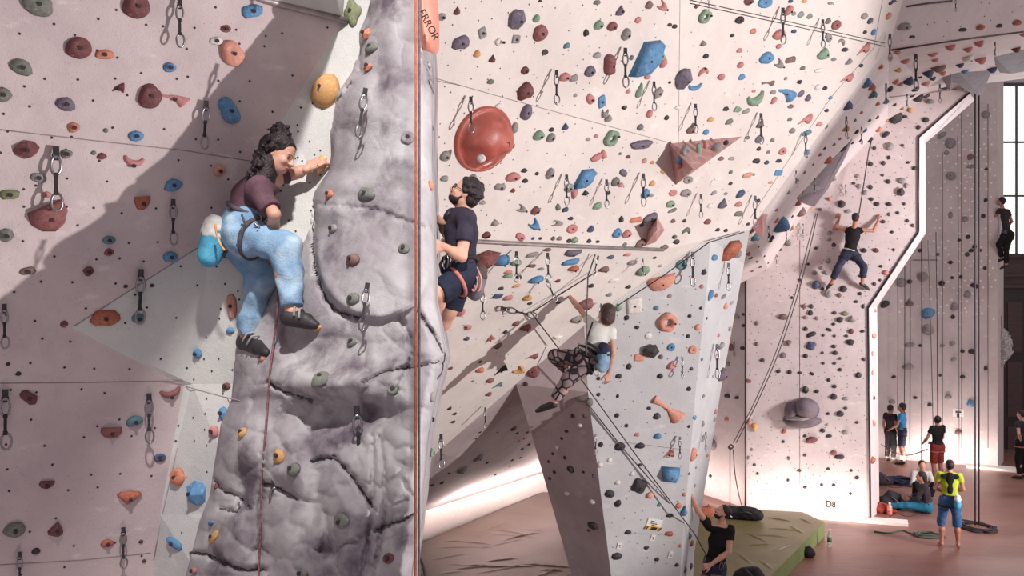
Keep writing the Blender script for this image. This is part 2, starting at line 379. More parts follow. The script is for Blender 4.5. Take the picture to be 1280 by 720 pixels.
M['crack'] = mat('crack_dark', (74, 62, 70), (104, 92, 98), 14, .9)  # dark fill laid as thin tubes along the rock's grooves
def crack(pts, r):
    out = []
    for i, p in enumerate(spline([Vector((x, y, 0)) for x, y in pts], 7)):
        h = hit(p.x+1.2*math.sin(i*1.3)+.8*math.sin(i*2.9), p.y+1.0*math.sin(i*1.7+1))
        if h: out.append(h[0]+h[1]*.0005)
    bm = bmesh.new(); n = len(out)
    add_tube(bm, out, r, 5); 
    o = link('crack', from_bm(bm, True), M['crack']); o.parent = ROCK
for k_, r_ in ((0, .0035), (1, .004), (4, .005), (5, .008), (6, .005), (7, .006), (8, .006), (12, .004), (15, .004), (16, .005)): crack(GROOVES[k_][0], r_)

# ---- the big white overhang, the cave under it and the pillar
PW = Plane(P(545, 302, 8.5), P(937, 287, 12.0), P(545, 0, 7.3))
Wp = lambda x, y, off=0: PW.at(x, y, off)
wa = [Wp(937, 287), Wp(1030, 160), Wp(1111, 58), Wp(1153, -80)]
wl = [Wp(500, -80), Wp(500, 300), Wp(600, 302), Wp(700, 307), Wp(830, 312), Wp(888, 298.5)]
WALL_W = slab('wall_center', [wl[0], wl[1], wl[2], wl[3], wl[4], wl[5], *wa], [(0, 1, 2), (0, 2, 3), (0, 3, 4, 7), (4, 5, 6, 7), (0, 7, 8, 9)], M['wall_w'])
f2 = wl[5]
PF = Plane(P(730, 407, 11.6), f2, P(770, 760, 13.1)); Fp = lambda x, y, off=0: PF.at(x, y, off)
f0, f1 = Fp(730, 407), Fp(800, 358)
fold = [Fp(885, 345), Fp(870, 485), Fp(852, 690), Fp(840, 872)]
rgt = [wa[0], P(930, 330, 12.55), P(902, 482, 13.2), P(868, 690, 14.0), P(858, 872, 14.5)]
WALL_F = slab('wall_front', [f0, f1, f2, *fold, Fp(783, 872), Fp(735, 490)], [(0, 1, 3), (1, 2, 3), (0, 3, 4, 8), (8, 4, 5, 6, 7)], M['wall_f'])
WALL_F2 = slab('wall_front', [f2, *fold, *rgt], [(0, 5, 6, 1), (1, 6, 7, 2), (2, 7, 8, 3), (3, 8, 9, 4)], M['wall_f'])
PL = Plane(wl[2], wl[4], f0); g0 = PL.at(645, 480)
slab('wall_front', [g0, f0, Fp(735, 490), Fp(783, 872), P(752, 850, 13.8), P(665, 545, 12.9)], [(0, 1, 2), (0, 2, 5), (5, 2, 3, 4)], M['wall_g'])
lb = [PL.at(500, 606), PL.at(545, 567), g0, f0, f1]
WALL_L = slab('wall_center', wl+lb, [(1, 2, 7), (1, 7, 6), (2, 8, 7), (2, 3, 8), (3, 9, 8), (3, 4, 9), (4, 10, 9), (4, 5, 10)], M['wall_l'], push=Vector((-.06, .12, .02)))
k0, k1, k2, k3 = P(480, 655, 17.2), P(527, 640, 18.3), P(682, 590, 22.6), P(790, 552, 26.5)
gb = P(735, 440, 14.7)
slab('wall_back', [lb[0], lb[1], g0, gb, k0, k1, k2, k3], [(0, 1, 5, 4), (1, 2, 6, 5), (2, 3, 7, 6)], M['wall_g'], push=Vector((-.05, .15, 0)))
dz = lambda v, z: Vector((v.x, v.y, z))
slab('wall_back', [k0, k1, k2, k3]+[dz(k, 0) for k in (k0, k1, k2, k3)], [(0, 1, 5, 4), (1, 2, 6, 5), (2, 3, 7, 6)], M['wall_w'], push=Vector((-.08, .12, 0)))

# ---- headwall top right, the long roof, the D8 wall and what lies beyond
PT = Plane(wa[2], P(1300, 36, PW.D(1111, 58)+1.1), P(1320, -80, PW.D(1111, 58)+.3)); Tp = lambda x, y: PT.at(x, y)
slab('wall_right', [wa[2], Tp(1330, 32), Tp(1330, -90), wa[3]], [(0, 1, 2, 3)], M['wall_d'])
d8a, d8b = P(932, 637, 6360/292), P(1088, 650, 6360/305)
PD = Plane(d8a, d8b, d8a+Vector((0, 0, 3))); Dp = lambda x, y, off=0: PD.at(x, y, off)
ds = [Dp(905, 366), Dp(960, 335), Dp(1000, 275), Dp(1050, 215), Dp(1110, 150), Dp(1165, 118), Dp(1200, 108), Dp(1330, 92)]
slab('wall_right', [wa[0], wa[1], wa[2], Tp(1330, 32)]+ds, [(0, 4, 5), (0, 5, 6), (0, 6, 1), (1, 6, 7), (1, 7, 8), (1, 8, 2), (2, 8, 9), (2, 9, 10), (2, 10, 3), (3, 10, 11)], M['wall_d'], push=Vector((0, .1, .2)))
dv = [Dp(932, 637), Dp(1088, 650), Dp(1085, 385), Dp(932, 385), Dp(1148, 290), Dp(1000, 275), Dp(960, 335), Dp(932, 350), Dp(1148, 172), Dp(1110, 150), Dp(1050, 215), Dp(1212, 116), Dp(1200, 108), Dp(1165, 118)]
WALL_D = slab('wall_right', dv, [(0, 1, 2, 3), (3, 2, 4, 5, 6, 7), (5, 4, 8, 9, 10), (9, 8, 11, 12, 13)], M['wall_d'], push=Vector((.52, .85, 0)))
for a, b in ((0, 1),): pass
# dark steel corner strips along the D8 wall's edges
for k, (i, j) in enumerate(((0, 7), (1, 2), (2, 4), (4, 8), (8, 11))):
    o = tube_obj('trim_%d' % (k+2), [dv[i]+PD.n*.01, dv[j]+PD.n*.01], .022, M['metal_dark'], None, 6); o['kind'] = 'structure'
fz = lambda px, py: P(px, py, 6360/(py-345))
f3a, f3b = fz(845, 607), fz(932, 635)
slab('wall_back', [f3a, f3b, dz(f3b, 9), dz(f3a, 9)], [(0, 1, 2, 3)], M['wall_d'])
fa, fb = fz(1085, 571), fz(1247, 585)
WALL_X = slab('wall_back', [fa, fb, dz(fb, 13), dz(fa, 13)], [(0, 1, 2, 3)], M['wall_d'], push=Vector((.6, .85, 0)))
# end wall: dark panelled wood under a tall window
M['wood'] = mat('dark_brown_wood', (82, 58, 56), (64, 44, 44), 3, .5, stretch=(1, 1, 6))
M['wood2'] = mat('door_brown_wood', (46, 32, 34), (36, 25, 28), 3, .45, stretch=(1, 1, 6))
YW = 29.5
def zx(px, py): return P(px, py, YW)
slab('wall_end', [Vector((12, YW, 0)), Vector((18, YW, 0)), Vector((18, YW, zx(0, 318).z)), Vector((12, YW, zx(0, 318).z))], [(0, 1, 2, 3)], M['wood'])
o = box_obj('door_1', Vector((zx(1275, 0).x, YW-.06, (zx(0, 362).z)/2)), 1.35, .1, zx(0, 362).z, M['wood2']); o['kind'] = 'structure'
for k, (a, b) in enumerate(((1.0, .24), (1.0, .02), (3.4, .02))): pass
for px in (1266, 1290):
    for (ya, yb) in ((378, 440), (452, 520), (532, 588)):
        p0, p1 = zx(px, ya), zx(px, yb); box_obj('door_panel', (p0+p1)/2+Vector((0, -.12, 0)), .45, .03, p0.z-p1.z, M['wood'], None).parent = o
for k, y in enumerate((320, 344, 358)):
    b = box_obj('trim_%d' % (k+8), Vector((15, YW-.1, zx(0, y).z)), 6, .16, .09, M['wood']); b['kind'] = 'structure'
M['glass_bright'] = emis('bright_daylight_glass', (250, 252, 240), 1.05)
M['mullion'] = mat('window_mullion', (62, 68, 84), rough=.5)
zt, zb_ = zx(0, 106).z, zx(0, 318).z
win = box_obj('window_1', Vector((15, YW-.03, zt)), 6, .10, .10, M['mullion']); win['kind'] = 'structure'
cols_ = [12.0]+[zx(px, 0).x for px in (1251, 1270, 1289)]+[16.5, 18.0]; rows_ = [zx(0, py).z for py in (106, 178, 245, 318)]
for i in range(len(cols_)-1):
    for j in range(3):
        box_obj('pane', Vector(((cols_[i]+cols_[i+1])/2, YW+.05, (rows_[j]+rows_[j+1])/2)), cols_[i+1]-cols_[i], .03, rows_[j]-rows_[j+1], M['glass_bright']).parent = win
for x_ in cols_[1:-1]: box_obj('mullion', Vector((x_, YW-.02, (zt+zb_)/2)), .05, .06, zt-zb_, M['mullion']).parent = win
for z_ in rows_[1:]: box_obj('mullion', Vector((15, YW-.03, z_)), 6, .06, .055, M['mullion']).parent = win
o = slab('wall_end', [Vector((11, YW+.1, zx(0, 106).z)), Vector((18, YW+.1, zx(0, 106).z)), Vector((18, YW+.1, 15)), Vector((11, YW+.1, 15))], [(0, 1, 2, 3)], M['wall_d'], register=False)

# ---- light from the base strips (real fixtures at the foot of the walls)
M['strip'] = emis('lit_strip', (255, 240, 225), 3.0)
M['plinth'] = mat('white_plinth', (235, 225, 218), rough=.6)
def base_strip(a, b, off, e, h=.12, plinth=True, aimz=1.0, col=(1.0, .87, .80)):
    mid = (a+b)/2; d = (b-a); n = Vector((d.y, -d.x, 0)).normalized()
    if n.dot(CAMLOC-mid) < 0: n = -n
    l = area('base_strip_light', mid+n*off+Vector((0, 0, h)), mid+Vector((0, 0, aimz)), e, d.length, .25, col)
    # long axis along the wall
    z = (Vector(l.location)-(mid+Vector((0, 0, aimz)))).normalized(); x = d.normalized(); y = z.cross(x).normalized(); x = y.cross(z)
    l.rotation_euler = Matrix((x, y, z)).transposed().to_euler()
    return n
base_strip(dz(k1, .3), dz(k2, .3), .9, 110, .42, aimz=2.2)
base_strip(d8a, d8b, .7, 42, .12, aimz=1.0)
base_strip(fz(1100, 572), fb, .8, 60, .12, aimz=1.2)
base_strip(f3a, f3b, .7, 30, .12, aimz=1.0)

def plinth(name, a, b, wdt, h):
    d = (b-a).normalized(); n = Vector((d.y, -d.x, 0))
    if n.dot(CAMLOC-a) < 0: n = -n
    vs = [a-n*.05, b-n*.05, b+n*wdt, a+n*wdt]; vs = [Vector((v.x, v.y, h)) for v in vs]
    o = slab(name, vs, [(0, 1, 2, 3)], M['plinth'], push=Vector((0, 0, -h))); return o
plinth('baseboard_right', d8a+(d8b-d8a)*-.0, d8b+(d8b-d8a).normalized()*.75, .32, .06)
plinth('baseboard_back', fz(1212, 581), fb+(fb-fa).normalized()*.75, .5, .06)

# ---- joints between the panels
seam([(0, 162), (120, 176), (230, 188), (312, 201)], WALLS[1][0], .0028)
seam([(0, 479), (110, 478), (229, 476)], WALLS[1][0], .0028)
seam([(0, 706), (100, 700), (188, 691)], WALLS[1][0], .0028)
seam([(266, 298), (180, 352), (92, 408)], WALLS[2][0], .0028)
seam([(232, 483), (268, 493), (300, 501)], WALLS[3][0], .0026)
seam([(192, 700), (204, 640), (222, 560)], WALLS[3][0], .003)
WO = WALL_W
seam([(545, 98), (640, 125), (740, 152), (850, 182)], WO, .003)
seam([(850, 0), (849, 80), (848, 182)], WO, .0025)
seam([(1103, 0), (1092, 60), (1040, 120), (1000, 178), (938, 272)], WO, .004)
for dy in (0, 4): seam([(862, 0+dy), (940, 17+dy), (1040, 39+dy), (1106, 54+dy)], WO, .005, 'steel_rail', M['metal_dark'])
seam([(736, 548), (800, 555), (862, 563)], WALL_F, .004)
seam([(748, 666), (845, 668)], WALL_F, .004)
o = tube_obj('trim_12', [Wp(556, 301.5)+Vector((0, -.05, 0)), Wp(600, 302.5)+Vector((0, -.05, 0)), Wp(700, 307.5)+Vector((0, -.05, 0)), Wp(828, 312.5)+Vector((0, -.05, 0))], .02, M['edge'], None, 8); o['kind'] = 'structure'
for pl in ([(1114, 62), (1200, 49), (1279, 39)], [(1133, 8), (1160, 4), (1190, 1)]):
    seam(pl, WALLS[-1][0], .016 if pl[0][0] == 1114 else .012, 'steel_rail', M['metal_dark'])
seam([(1112, 121), (1160, 116), (1232, 107)], WALLS[-1][0], .012)
# ================================================================== HOLD SHAPES (unit size, seat on z = 0, bulging to +z)
def _dome(seed, rough=.12, flat=1.0, fn=None, sub=2, ico=True):
    rnd = random.Random(seed); bm = bmesh.new()
    bmesh.ops.create_icosphere(bm, subdivisions=sub, radius=.5)
    off = Vector((rnd.uniform(0, 50), rnd.uniform(0, 50), rnd.uniform(0, 50)))
    for v in bm.verts:
        p = v.co.copy(); z = p.z
        d = 1+rough*noise.noise(p*2.2+off)*2+rough*.6*noise.noise(p*5+off)
        p *= d
        if z < 0: p.z *= .12
        p.z *= flat
        if fn: p = fn(p, rnd)
        v.co = p
    return bm
def _norm(bm):
    xs = [v.co.x for v in bm.verts]; ys = [v.co.y for v in bm.verts]; zs = [v.co.z for v in bm.verts]
    cx, cy = (max(xs)+min(xs))/2, (max(ys)+min(ys))/2; sx, sy, sz = max(xs)-min(xs), max(ys)-min(ys), max(zs)
    for v in bm.verts: v.co = Vector(((v.co.x-cx)/sx, (v.co.y-cy)/sy, v.co.z*.5/max(sz, 1e-6)))
    return bm
def _sweep(path, radii, flat=.8, sides=9):
    bm = bmesh.new(); rings = []
    for i, (p, r) in enumerate(zip(path, radii)):
        p = Vector(p); t = (Vector(path[min(i+1, len(path)-1)])-Vector(path[max(i-1, 0)])).normalized(); u = Vector((-t.y, t.x, 0)).normalized()
        ring = []
        for k in range(sides):
            a = math.pi*k/(sides-1); q = p+u*math.cos(a)*r; ring.append(bm.verts.new((q.x, q.y, p.z*0+max(-.02, math.sin(a)*r*flat*1.6-.02))))
        rings.append(ring)
    for a, b in zip(rings[:-1], rings[1:]):
        for k in range(sides-1): bm.faces.new((a[k], a[k+1], b[k+1], b[k]))
        bm.faces.new((a[0], b[0], b[-1], a[-1]))
    bm.faces.new(rings[0]); bm.faces.new(rings[-1][::-1]); return bm
def shape_bm(code, seed):
    r = random.Random(seed*7+3)
    if code == 'b': return _dome(seed, .14)
    if code == 'r': return _dome(seed, .05)                                            # round smooth
    if code == 'w':                                                                    # wedge with a steep lit lip at the top
        def f(p, r): p.z *= .55+.9*(p.y+.5); p.x *= 1-.35*(p.y); return p
        return _dome(seed, .08, 1, f)
    if code == 'u':                                                                    # half round: flat top edge, hanging belly
        def f(p, r): p.y = min(p.y, .12+.05*p.x); p.z *= 1.1-.6*abs(p.y); return p
        return _dome(seed, .07, 1, f)
    if code == 'j':                                                                    # jug with a scooped pocket
        def f(p, r):
            k = math.exp(-((p.x/.2)**2+((p.y-.12)/.15)**2)); p.z -= .22*k*(p.z > .1); return p
        return _dome(seed, .09, 1, f, 3)
    if code == 'l':                                                                    # pinch: waisted and long
        def f(p, r): p.y *= .7+.6*abs(p.x)+.15*p.x; p.z *= .8+.4*abs(p.x+.2); return p
        return _dome(seed, .12, 1, f)
    if code == 'd':                                                                    # round disc with dished middle
        def f(p, r):
            rr = math.hypot(p.x, p.y); p.z = min(p.z, .3)-.16*math.exp(-(rr/.16)**2)*(p.z > .05); return p
        return _dome(seed, .03, 1, f, 3)
    if code == 'p':                                                                    # faceted rock
        bm = _dome(seed, .22, 1, None, 1); return bm
    if code == 's':                                                                    # two lobes
        def f(p, r): p.x *= .75+.5*abs(p.y)**.8; p.z *= .75+.6*abs(p.y); p.x += .14*(1 if p.y < 0 else -1)*min(1, abs(p.y)*4); return p
        return _dome(seed, .06, 1, f, 3)
    if code == 'c':                                                                    # crescent
        n = 9; th = [math.radians(200+140*i/(n-1)) for i in range(n)]
        return _sweep([(.5*math.cos(t), .5*math.sin(t)+.3, 0) for t in th], [.05+.13*math.sin(math.pi*(i+.6)/(n+.2)) for i in range(n)])
    if code == 'h':                                                                    # horn: thick at one end
        n = 8; return _sweep([(-.5+i/(n-1), .16*math.sin(2.6*i/(n-1))-.08+.0*i, 0) for i in range(n)], [.07+.02*i+.0045*i*i*(i > 2) for i in range(n)])
    if code == 'n':                                                                    # bone: thick both ends
        n = 9; return _sweep([(-.5+i/(n-1), .05*math.sin(3*i/(n-1)), 0) for i in range(n)], [.10+.17*((i/(n-1)-.42)**2)*4+.05*(i > 5) for i in range(n)])
    if code == 'o':                                                                    # ring
        bm = bmesh.new(); N, S = 18, 8; R = []
        for i in range(N):
            a = 6.28318*i/N; rr = .33+.02*math.sin(5*a); tr = .15+.025*math.sin(4*a+1)
            R.append([bm.verts.new(((rr+tr*math.cos(b))*math.cos(a), (rr+tr*math.cos(b))*math.sin(a), max(-.03, .1+tr*math.sin(b)*1.4))) for b in (6.28318*k/S for k in range(S))])
        for i in range(N):
            for k in range(S): bm.faces.new((R[i][k], R[(i+1) % N][k], R[(i+1) % N][(k+1) % S], R[i][(k+1) % S]))
        return bm
    if code == 't':                                                                    # tapered point (triangle)
        def f(p, r): p.x *= max(.12, .95-1.0*(p.y+.35)); return p
        return _dome(seed, .1, 1, f)
    if code == 'x':                                                                    # four-armed
        def f(p, r):
            a = math.atan2(p.y, p.x); s = .72+.36*abs(math.cos(2*a)); return Vector((p.x*s, p.y*s, p.z))
        return _dome(seed, .03, 1, f, 3)
    if code == 'q':                                                                    # soft square pad
        def f(p, r): m = max(abs(p.x), abs(p.y)); k = math.hypot(p.x, p.y)/max(m, 1e-5); return Vector((p.x*k**.8, p.y*k**.8, min(p.z, .32)))
        return _dome(seed, .02, 1, f, 3)
SHAPE_WORD = dict(b='lumpy', r='rounded', w='wedge-shaped', u='half-round', j='pocketed', l='waisted', d='disc-shaped', p='faceted', s='two-lobed', c='crescent', h='horn-shaped',
                  n='bone-shaped', o='ring-shaped', t='pointed', x='four-armed', q='square')
PROTO = {}
def proto(code, seed):
    k = (code, seed)
    if k not in PROTO:
        bm = _norm(shape_bm(code, seed)); me = from_bm(bm, code != 'p')
        me.materials.append(HM['n'])
        t = BVHTree.FromPolygons([tuple(v.co) for v in me.vertices], [tuple(p.vertices) for p in me.polygons])
        spots = [(0, 0)] if code not in 'oc' else ([(0, -.38)] if code == 'c' else [(.33, 0)])
        z = .3
        for s in spots:
            h = t.ray_cast(Vector((s[0], s[1], 3)), Vector((0, 0, -1)))
            if h[0]: z = h[0].z
        PROTO[k] = (me, (spots[0][0], spots[0][1], z))
    return PROTO[k]
_bm = bmesh.new(); add_tube(_bm, [(0, 0, -.5), (0, 0, .5)], .5, 8); BOLT_ME = from_bm(_bm); BOLT_ME.materials.append(M['hole'])

def basis(loc, n, px, py, w, h, rot, clamp=1.5):
    """in-plane axes and true lengths so that the thing spans w x h pixels seen from the gallery"""
    c, s = math.cos(math.radians(rot)), math.sin(math.radians(rot)); D = loc.y
    def on(qx, qy):
        d = ray(qx, qy); k = n.dot(loc-CAMLOC)/n.dot(d); return CAMLOC+d*k
    ok = abs(n.dot((loc-CAMLOC).normalized())) > .12
    xv = (on(px+c*w*.5, py-s*w*.5)-on(px-c*w*.5, py+s*w*.5)) if ok else Vector((c, 0, s))*w/FPX*D
    xv -= n*xv.dot(n); Lx = min(xv.length, clamp*w/FPX*D); xa = xv.normalized(); ya = n.cross(xa).normalized()
    e = .01; q = loc+ya*e
    pr = lambda v: Vector((CX+FPX*v.x/v.y, HY-FPX*(v.z-CAMZ)/v.y))
    k = (pr(q)-pr(loc)).length/e
    Ly = min(h/max(k, 1e-3), clamp*h/FPX*D)
    return xa, ya, Lx, Ly
def parse(txt):
    out = []
    for ln in txt.strip().split('\n'):
        for it in ln.split(';'):
            f = it.split()
            if not f: continue
            px, py, w_, h_ = map(float, f[:4]); col = f[4] if len(f) > 4 else 'k'; sh = f[5] if len(f) > 5 else ''; rot = float(f[6]) if len(f) > 6 else 0.0
            out.append([px, py, w_, h_, col, sh, rot])
    return out
# px py w h colour shape turn, read off the photograph wall by wall
H_LEFT = parse('''
47 5 42 30 G j -20;170 8 35 32 r j;98 60 34 28 r j;130 68 24 12 o l;27 84 32 20 G w -20;3 118 24 20 G b;82 130 27 18 v w -15;148 111 17 13 r h 10;187 120 30 32 r j;218 124 36 15 p h -20
92 159 17 14 o b;132 163 7 6 G b;170 170 20 14 b r;32 187 34 23 r p 10;83 192 16 13 G b;48 222 22 12 n l -15;117 191 7 6 G r;127 195 13 9 r b;167 202 27 13 p c -10;282 36 14 10 m b;270 51 18 10 w l
290 67 27 36 s j 25;315 14 28 17 b l 8;212 84 17 13 b w;286 138 28 34 b s;273 213 16 16 s p;216 231 24 16 b b 10;12 243 26 13 z l;58 243 14 8 p b;62 273 50 36 m u 20;7 294 21 18 G p
178 254 20 18 O u;136 300 17 11 t r;136 315 13 10 m b;110 339 14 13 r p;35 339 21 10 e l 12;213 321 19 14 b r;131 397 38 20 O l;80 405 10 9 r r;173 398 17 13 t r;249 318 6 5 G r;266 323 7 5 k b;190 357 6 5 k r
157 358 6 5 k r;290 383 13 32 s l 8;288 413 11 9 b b;247 442 11 14 b b;23 467 8 6 k b;10 455 6 5 k r;36 497 24 15 r l -30;213 491 28 12 m c 15;283 483 11 10 r b;168 526 22 14 t w 10;139 541 27 15 m u
279 517 11 18 b p;268 540 13 16 p w -20;200 572 15 11 d d;58 606 19 11 r u;223 596 16 23 o j;247 616 21 31 b p;161 622 31 18 O t 180;18 662 28 20 G j;70 661 20 20 r t;134 679 17 11 O b;45 689 11 9 k r
219 679 12 23 b w 80;176 677 6 5 k b;180 701 6 5 k b;409 114 33 46 y w -15;441 16 24 36 z x 20;243 713 14 10 p b''')
H_ROCK = parse('''
459 43 11 15 o p;465 60 17 17 G j;462 84 11 13 o p;413 243 13 13 o b;459 243 21 18 G j;417 286 13 12 n r;442 325 16 17 e w;505 311 14 13 G j;442 374 15 17 G r;441 428 13 13 G j;510 172 18 16 n d
402 475 22 22 G j;491 487 14 14 G d;396 409 14 12 y b;376 338 9 11 o b;304 541 12 15 y j;350 571 14 19 y w;368 587 16 19 G r;428 651 19 21 G j;268 672 12 20 y l 80;264 654 13 7 b c 30
486 698 14 14 r d;378 717 16 12 G r;329 447 12 13 s b;272 607 8 10 r b;536 82 7 9 n r;539 108 6 17 n l 90;543 126 8 12 n p;541 160 5 18 n l 90;541 210 7 14 n b;538 232 9 14 o b;540 524 11 22 s j;538 566 10 21 g l 90;534 604 9 15 p b;540 496 8 14 n b''')
H_WHITE = parse('''
571 13 8 12 r t;552 21 10 10 n p;645 24 20 26 v p;670 23 9 11 g w;675 41 18 22 m j;603 41 11 13 n q 30;575 53 23 17 v l 15;645 49 10 11 n q;624 52 11 11 w o;596 67 9 10 y b;615 73 8 11 r t;681 65 8 8 k r;708 57 9 7 t l 20
656 88 10 11 r r;613 102 9 7 G r;675 1 5 4 k b;746 3 9 6 G l;775 13 10 14 v t;811 6 9 11 e j;828 8 12 13 p c 60;797 25 8 9 p o;843 33 7 6 k r;748 31 12 13 g w;765 33 13 13 m w;782 43 11 17 n w;732 41 8 8 k l 40;746 69 10 9 n b
761 81 17 27 m s -15;789 72 5 7 v r;805 73 29 48 b P;825 69 11 15 g l 50;829 78 9 15 p b;737 89 13 15 v r;706 96 15 12 p w;717 98 12 9 n l 20;809 95 8 9 p b;852 98 19 29 v p;655 114 23 19 r l 35;719 119 5 5 n r;738 124 11 13 p l 50
752 127 10 15 b q 30;785 114 6 6 p b;822 116 14 11 n l 35;799 113 8 21 g t;837 103 4 4 k r;657 140 13 21 v j;780 134 6 6 k p;755 142 8 12 n c;760 148 9 10 n w;811 142 8 11 p b;833 147 6 7 k r;848 134 10 6 w b;800 159 8 9 G r;623 133 10 9 w j
643 160 8 15 n j;706 158 9 9 d t 20;689 162 7 6 k b;673 169 14 14 g w;688 172 11 13 n w;745 170 6 5 p r;735 174 6 5 n r;763 172 21 19 g o 30;801 181 12 28 v l 75;542 125 8 22 n b;556 195 13 14 n r;555 223 10 8 n l;640 182 6 8 v r
641 221 19 13 p w;655 213 8 6 k b;656 226 8 6 k b;671 217 5 5 k r;625 234 14 10 n l;641 238 6 6 r b;590 222 11 8 n l 20;603 253 8 6 n b;619 278 9 9 n p;608 294 11 10 r w;652 261 10 12 n c 60;669 263 11 12 m w;668 281 13 14 b c 50
650 296 10 12 p l 60;666 298 4 4 d r;675 298 4 4 k r;691 298 5 6 e r;699 298 7 6 n w;687 217 10 16 n w;745 197 9 16 p l 90;754 193 8 11 p l 45;775 192 4 4 G r;785 196 6 5 r r;805 201 7 7 p o;815 203 6 5 y w;728 223 20 26 b P
743 217 7 6 g o;711 235 11 12 n j;717 242 8 14 p t 180;732 241 8 7 k p;759 230 5 5 n r;760 241 6 6 k r;769 227 10 13 G r;776 231 7 7 p b;779 216 9 11 v l 60;815 229 8 8 y b;828 215 5 7 y l 60;806 242 10 14 b r;814 244 6 5 G b;746 257 12 9 g l 20
697 259 7 8 G l 40;706 262 9 6 d l 20;697 279 8 14 n c 70;713 273 7 5 k b;715 286 13 12 p d;738 286 8 10 d w;776 274 7 7 k l 40;795 275 17 8 o l 10;812 272 20 11 v l 20;802 281 6 6 d b;771 291 11 13 b j;783 292 12 12 p w;841 241 11 9 p d;857 241 15 11 n r
838 255 12 10 g r;840 263 12 5 G l 20;841 276 7 6 e b;855 276 6 5 k b;858 288 11 9 G c 180;843 296 7 6 k r;845 302 9 7 k c;800 304 14 10 e l 20;781 305 6 5 G o;830 309 12 7 e w 10;718 300 9 9 g w;711 301 6 6 k r;736 301 6 6 k b;747 302 5 4 k r
863 163 12 10 e w;882 165 8 8 b b;934 172 8 5 n r;948 174 10 11 v d;965 175 6 5 G l;990 163 9 8 n w;1008 166 14 7 t l 15;948 186 6 6 k b;960 190 6 4 G l;978 189 11 10 p d;901 198 9 6 e b;914 198 9 5 n l;945 201 11 7 k l;958 203 7 6 d r;973 201 9 5 k l
973 216 12 8 b q;934 219 14 7 s l 10;942 218 5 4 g b;913 229 6 5 k b;913 215 5 5 G l;963 228 7 4 s l;893 229 12 8 w q;892 241 8 5 n l 20;907 242 6 4 n b;925 242 12 9 d l 25;903 254 11 14 v t;887 257 7 7 w r;923 255 11 8 p w;947 251 7 6 k b;884 277 10 8 m w
923 267 13 7 G l;897 287 7 5 k b;907 288 6 5 k r;935 280 6 4 k l;860 225 13 10 n d
880 20 16 18 g o 20;924 25 12 10 k j;941 39 9 8 o o;956 3 20 15 b d;935 2 14 10 r p;985 13 13 13 p w 30;992 17 6 6 g r;1001 18 10 9 n d;1012 20 9 8 n d;1035 26 9 9 G d;1045 31 14 13 m d;988 1 7 6 d b;1005 1 8 6 y b;1038 4 9 4 n c 180;1080 20 10 9 n r
1087 26 8 9 v w;1110 20 7 10 s w;1117 1 8 6 d b;1081 40 6 5 k r;1092 40 8 9 b r;992 39 8 5 d l;973 43 17 15 p w;973 58 8 7 p c 180;1035 47 10 12 n l 60;1052 52 12 8 n c 150;1056 62 11 6 k r;1078 63 18 12 p h 35;1029 67 18 17 g t;1042 74 9 5 n w;1061 76 10 9 n t 20
1076 82 7 5 k b;958 72 20 16 b j;974 80 11 14 n c 60;988 75 15 9 e l 15;1003 85 8 6 G w;1023 88 13 6 w l 10;1057 99 17 11 p h 20;879 54 8 8 n p;882 70 8 7 k w;924 63 8 6 p l;925 81 9 9 p w;879 89 14 10 p c 200;901 96 10 9 p b;927 96 10 9 b d;959 104 17 8 e n;982 98 5 5 n r
999 102 7 6 k p;1031 110 7 6 k r;1022 109 9 9 w r;982 117 26 18 b h -35;1001 117 10 9 v q 20;1010 122 9 10 v o;943 124 23 16 g c 25;942 114 6 4 p r;966 115 8 6 n l;967 125 10 8 p h 35;988 133 9 6 G w;1038 122 7 5 b b;1033 138 7 5 k b;868 109 18 9 b c 10;907 136 8 6 k l
922 136 11 9 g p;932 139 11 6 n l 20;888 149 9 7 y b;911 152 10 7 G l 15;865 160 7 14 e w;950 155 10 11 e t;987 149 7 5 G l;1005 151 18 12 p h 25;1024 155 10 6 p l;1033 158 8 5 G l;837 31 6 5 k r;1113 4 6 5 k r;896 8 6 4 w r;870 8 5 6 r b;915 44 6 5 k b''')
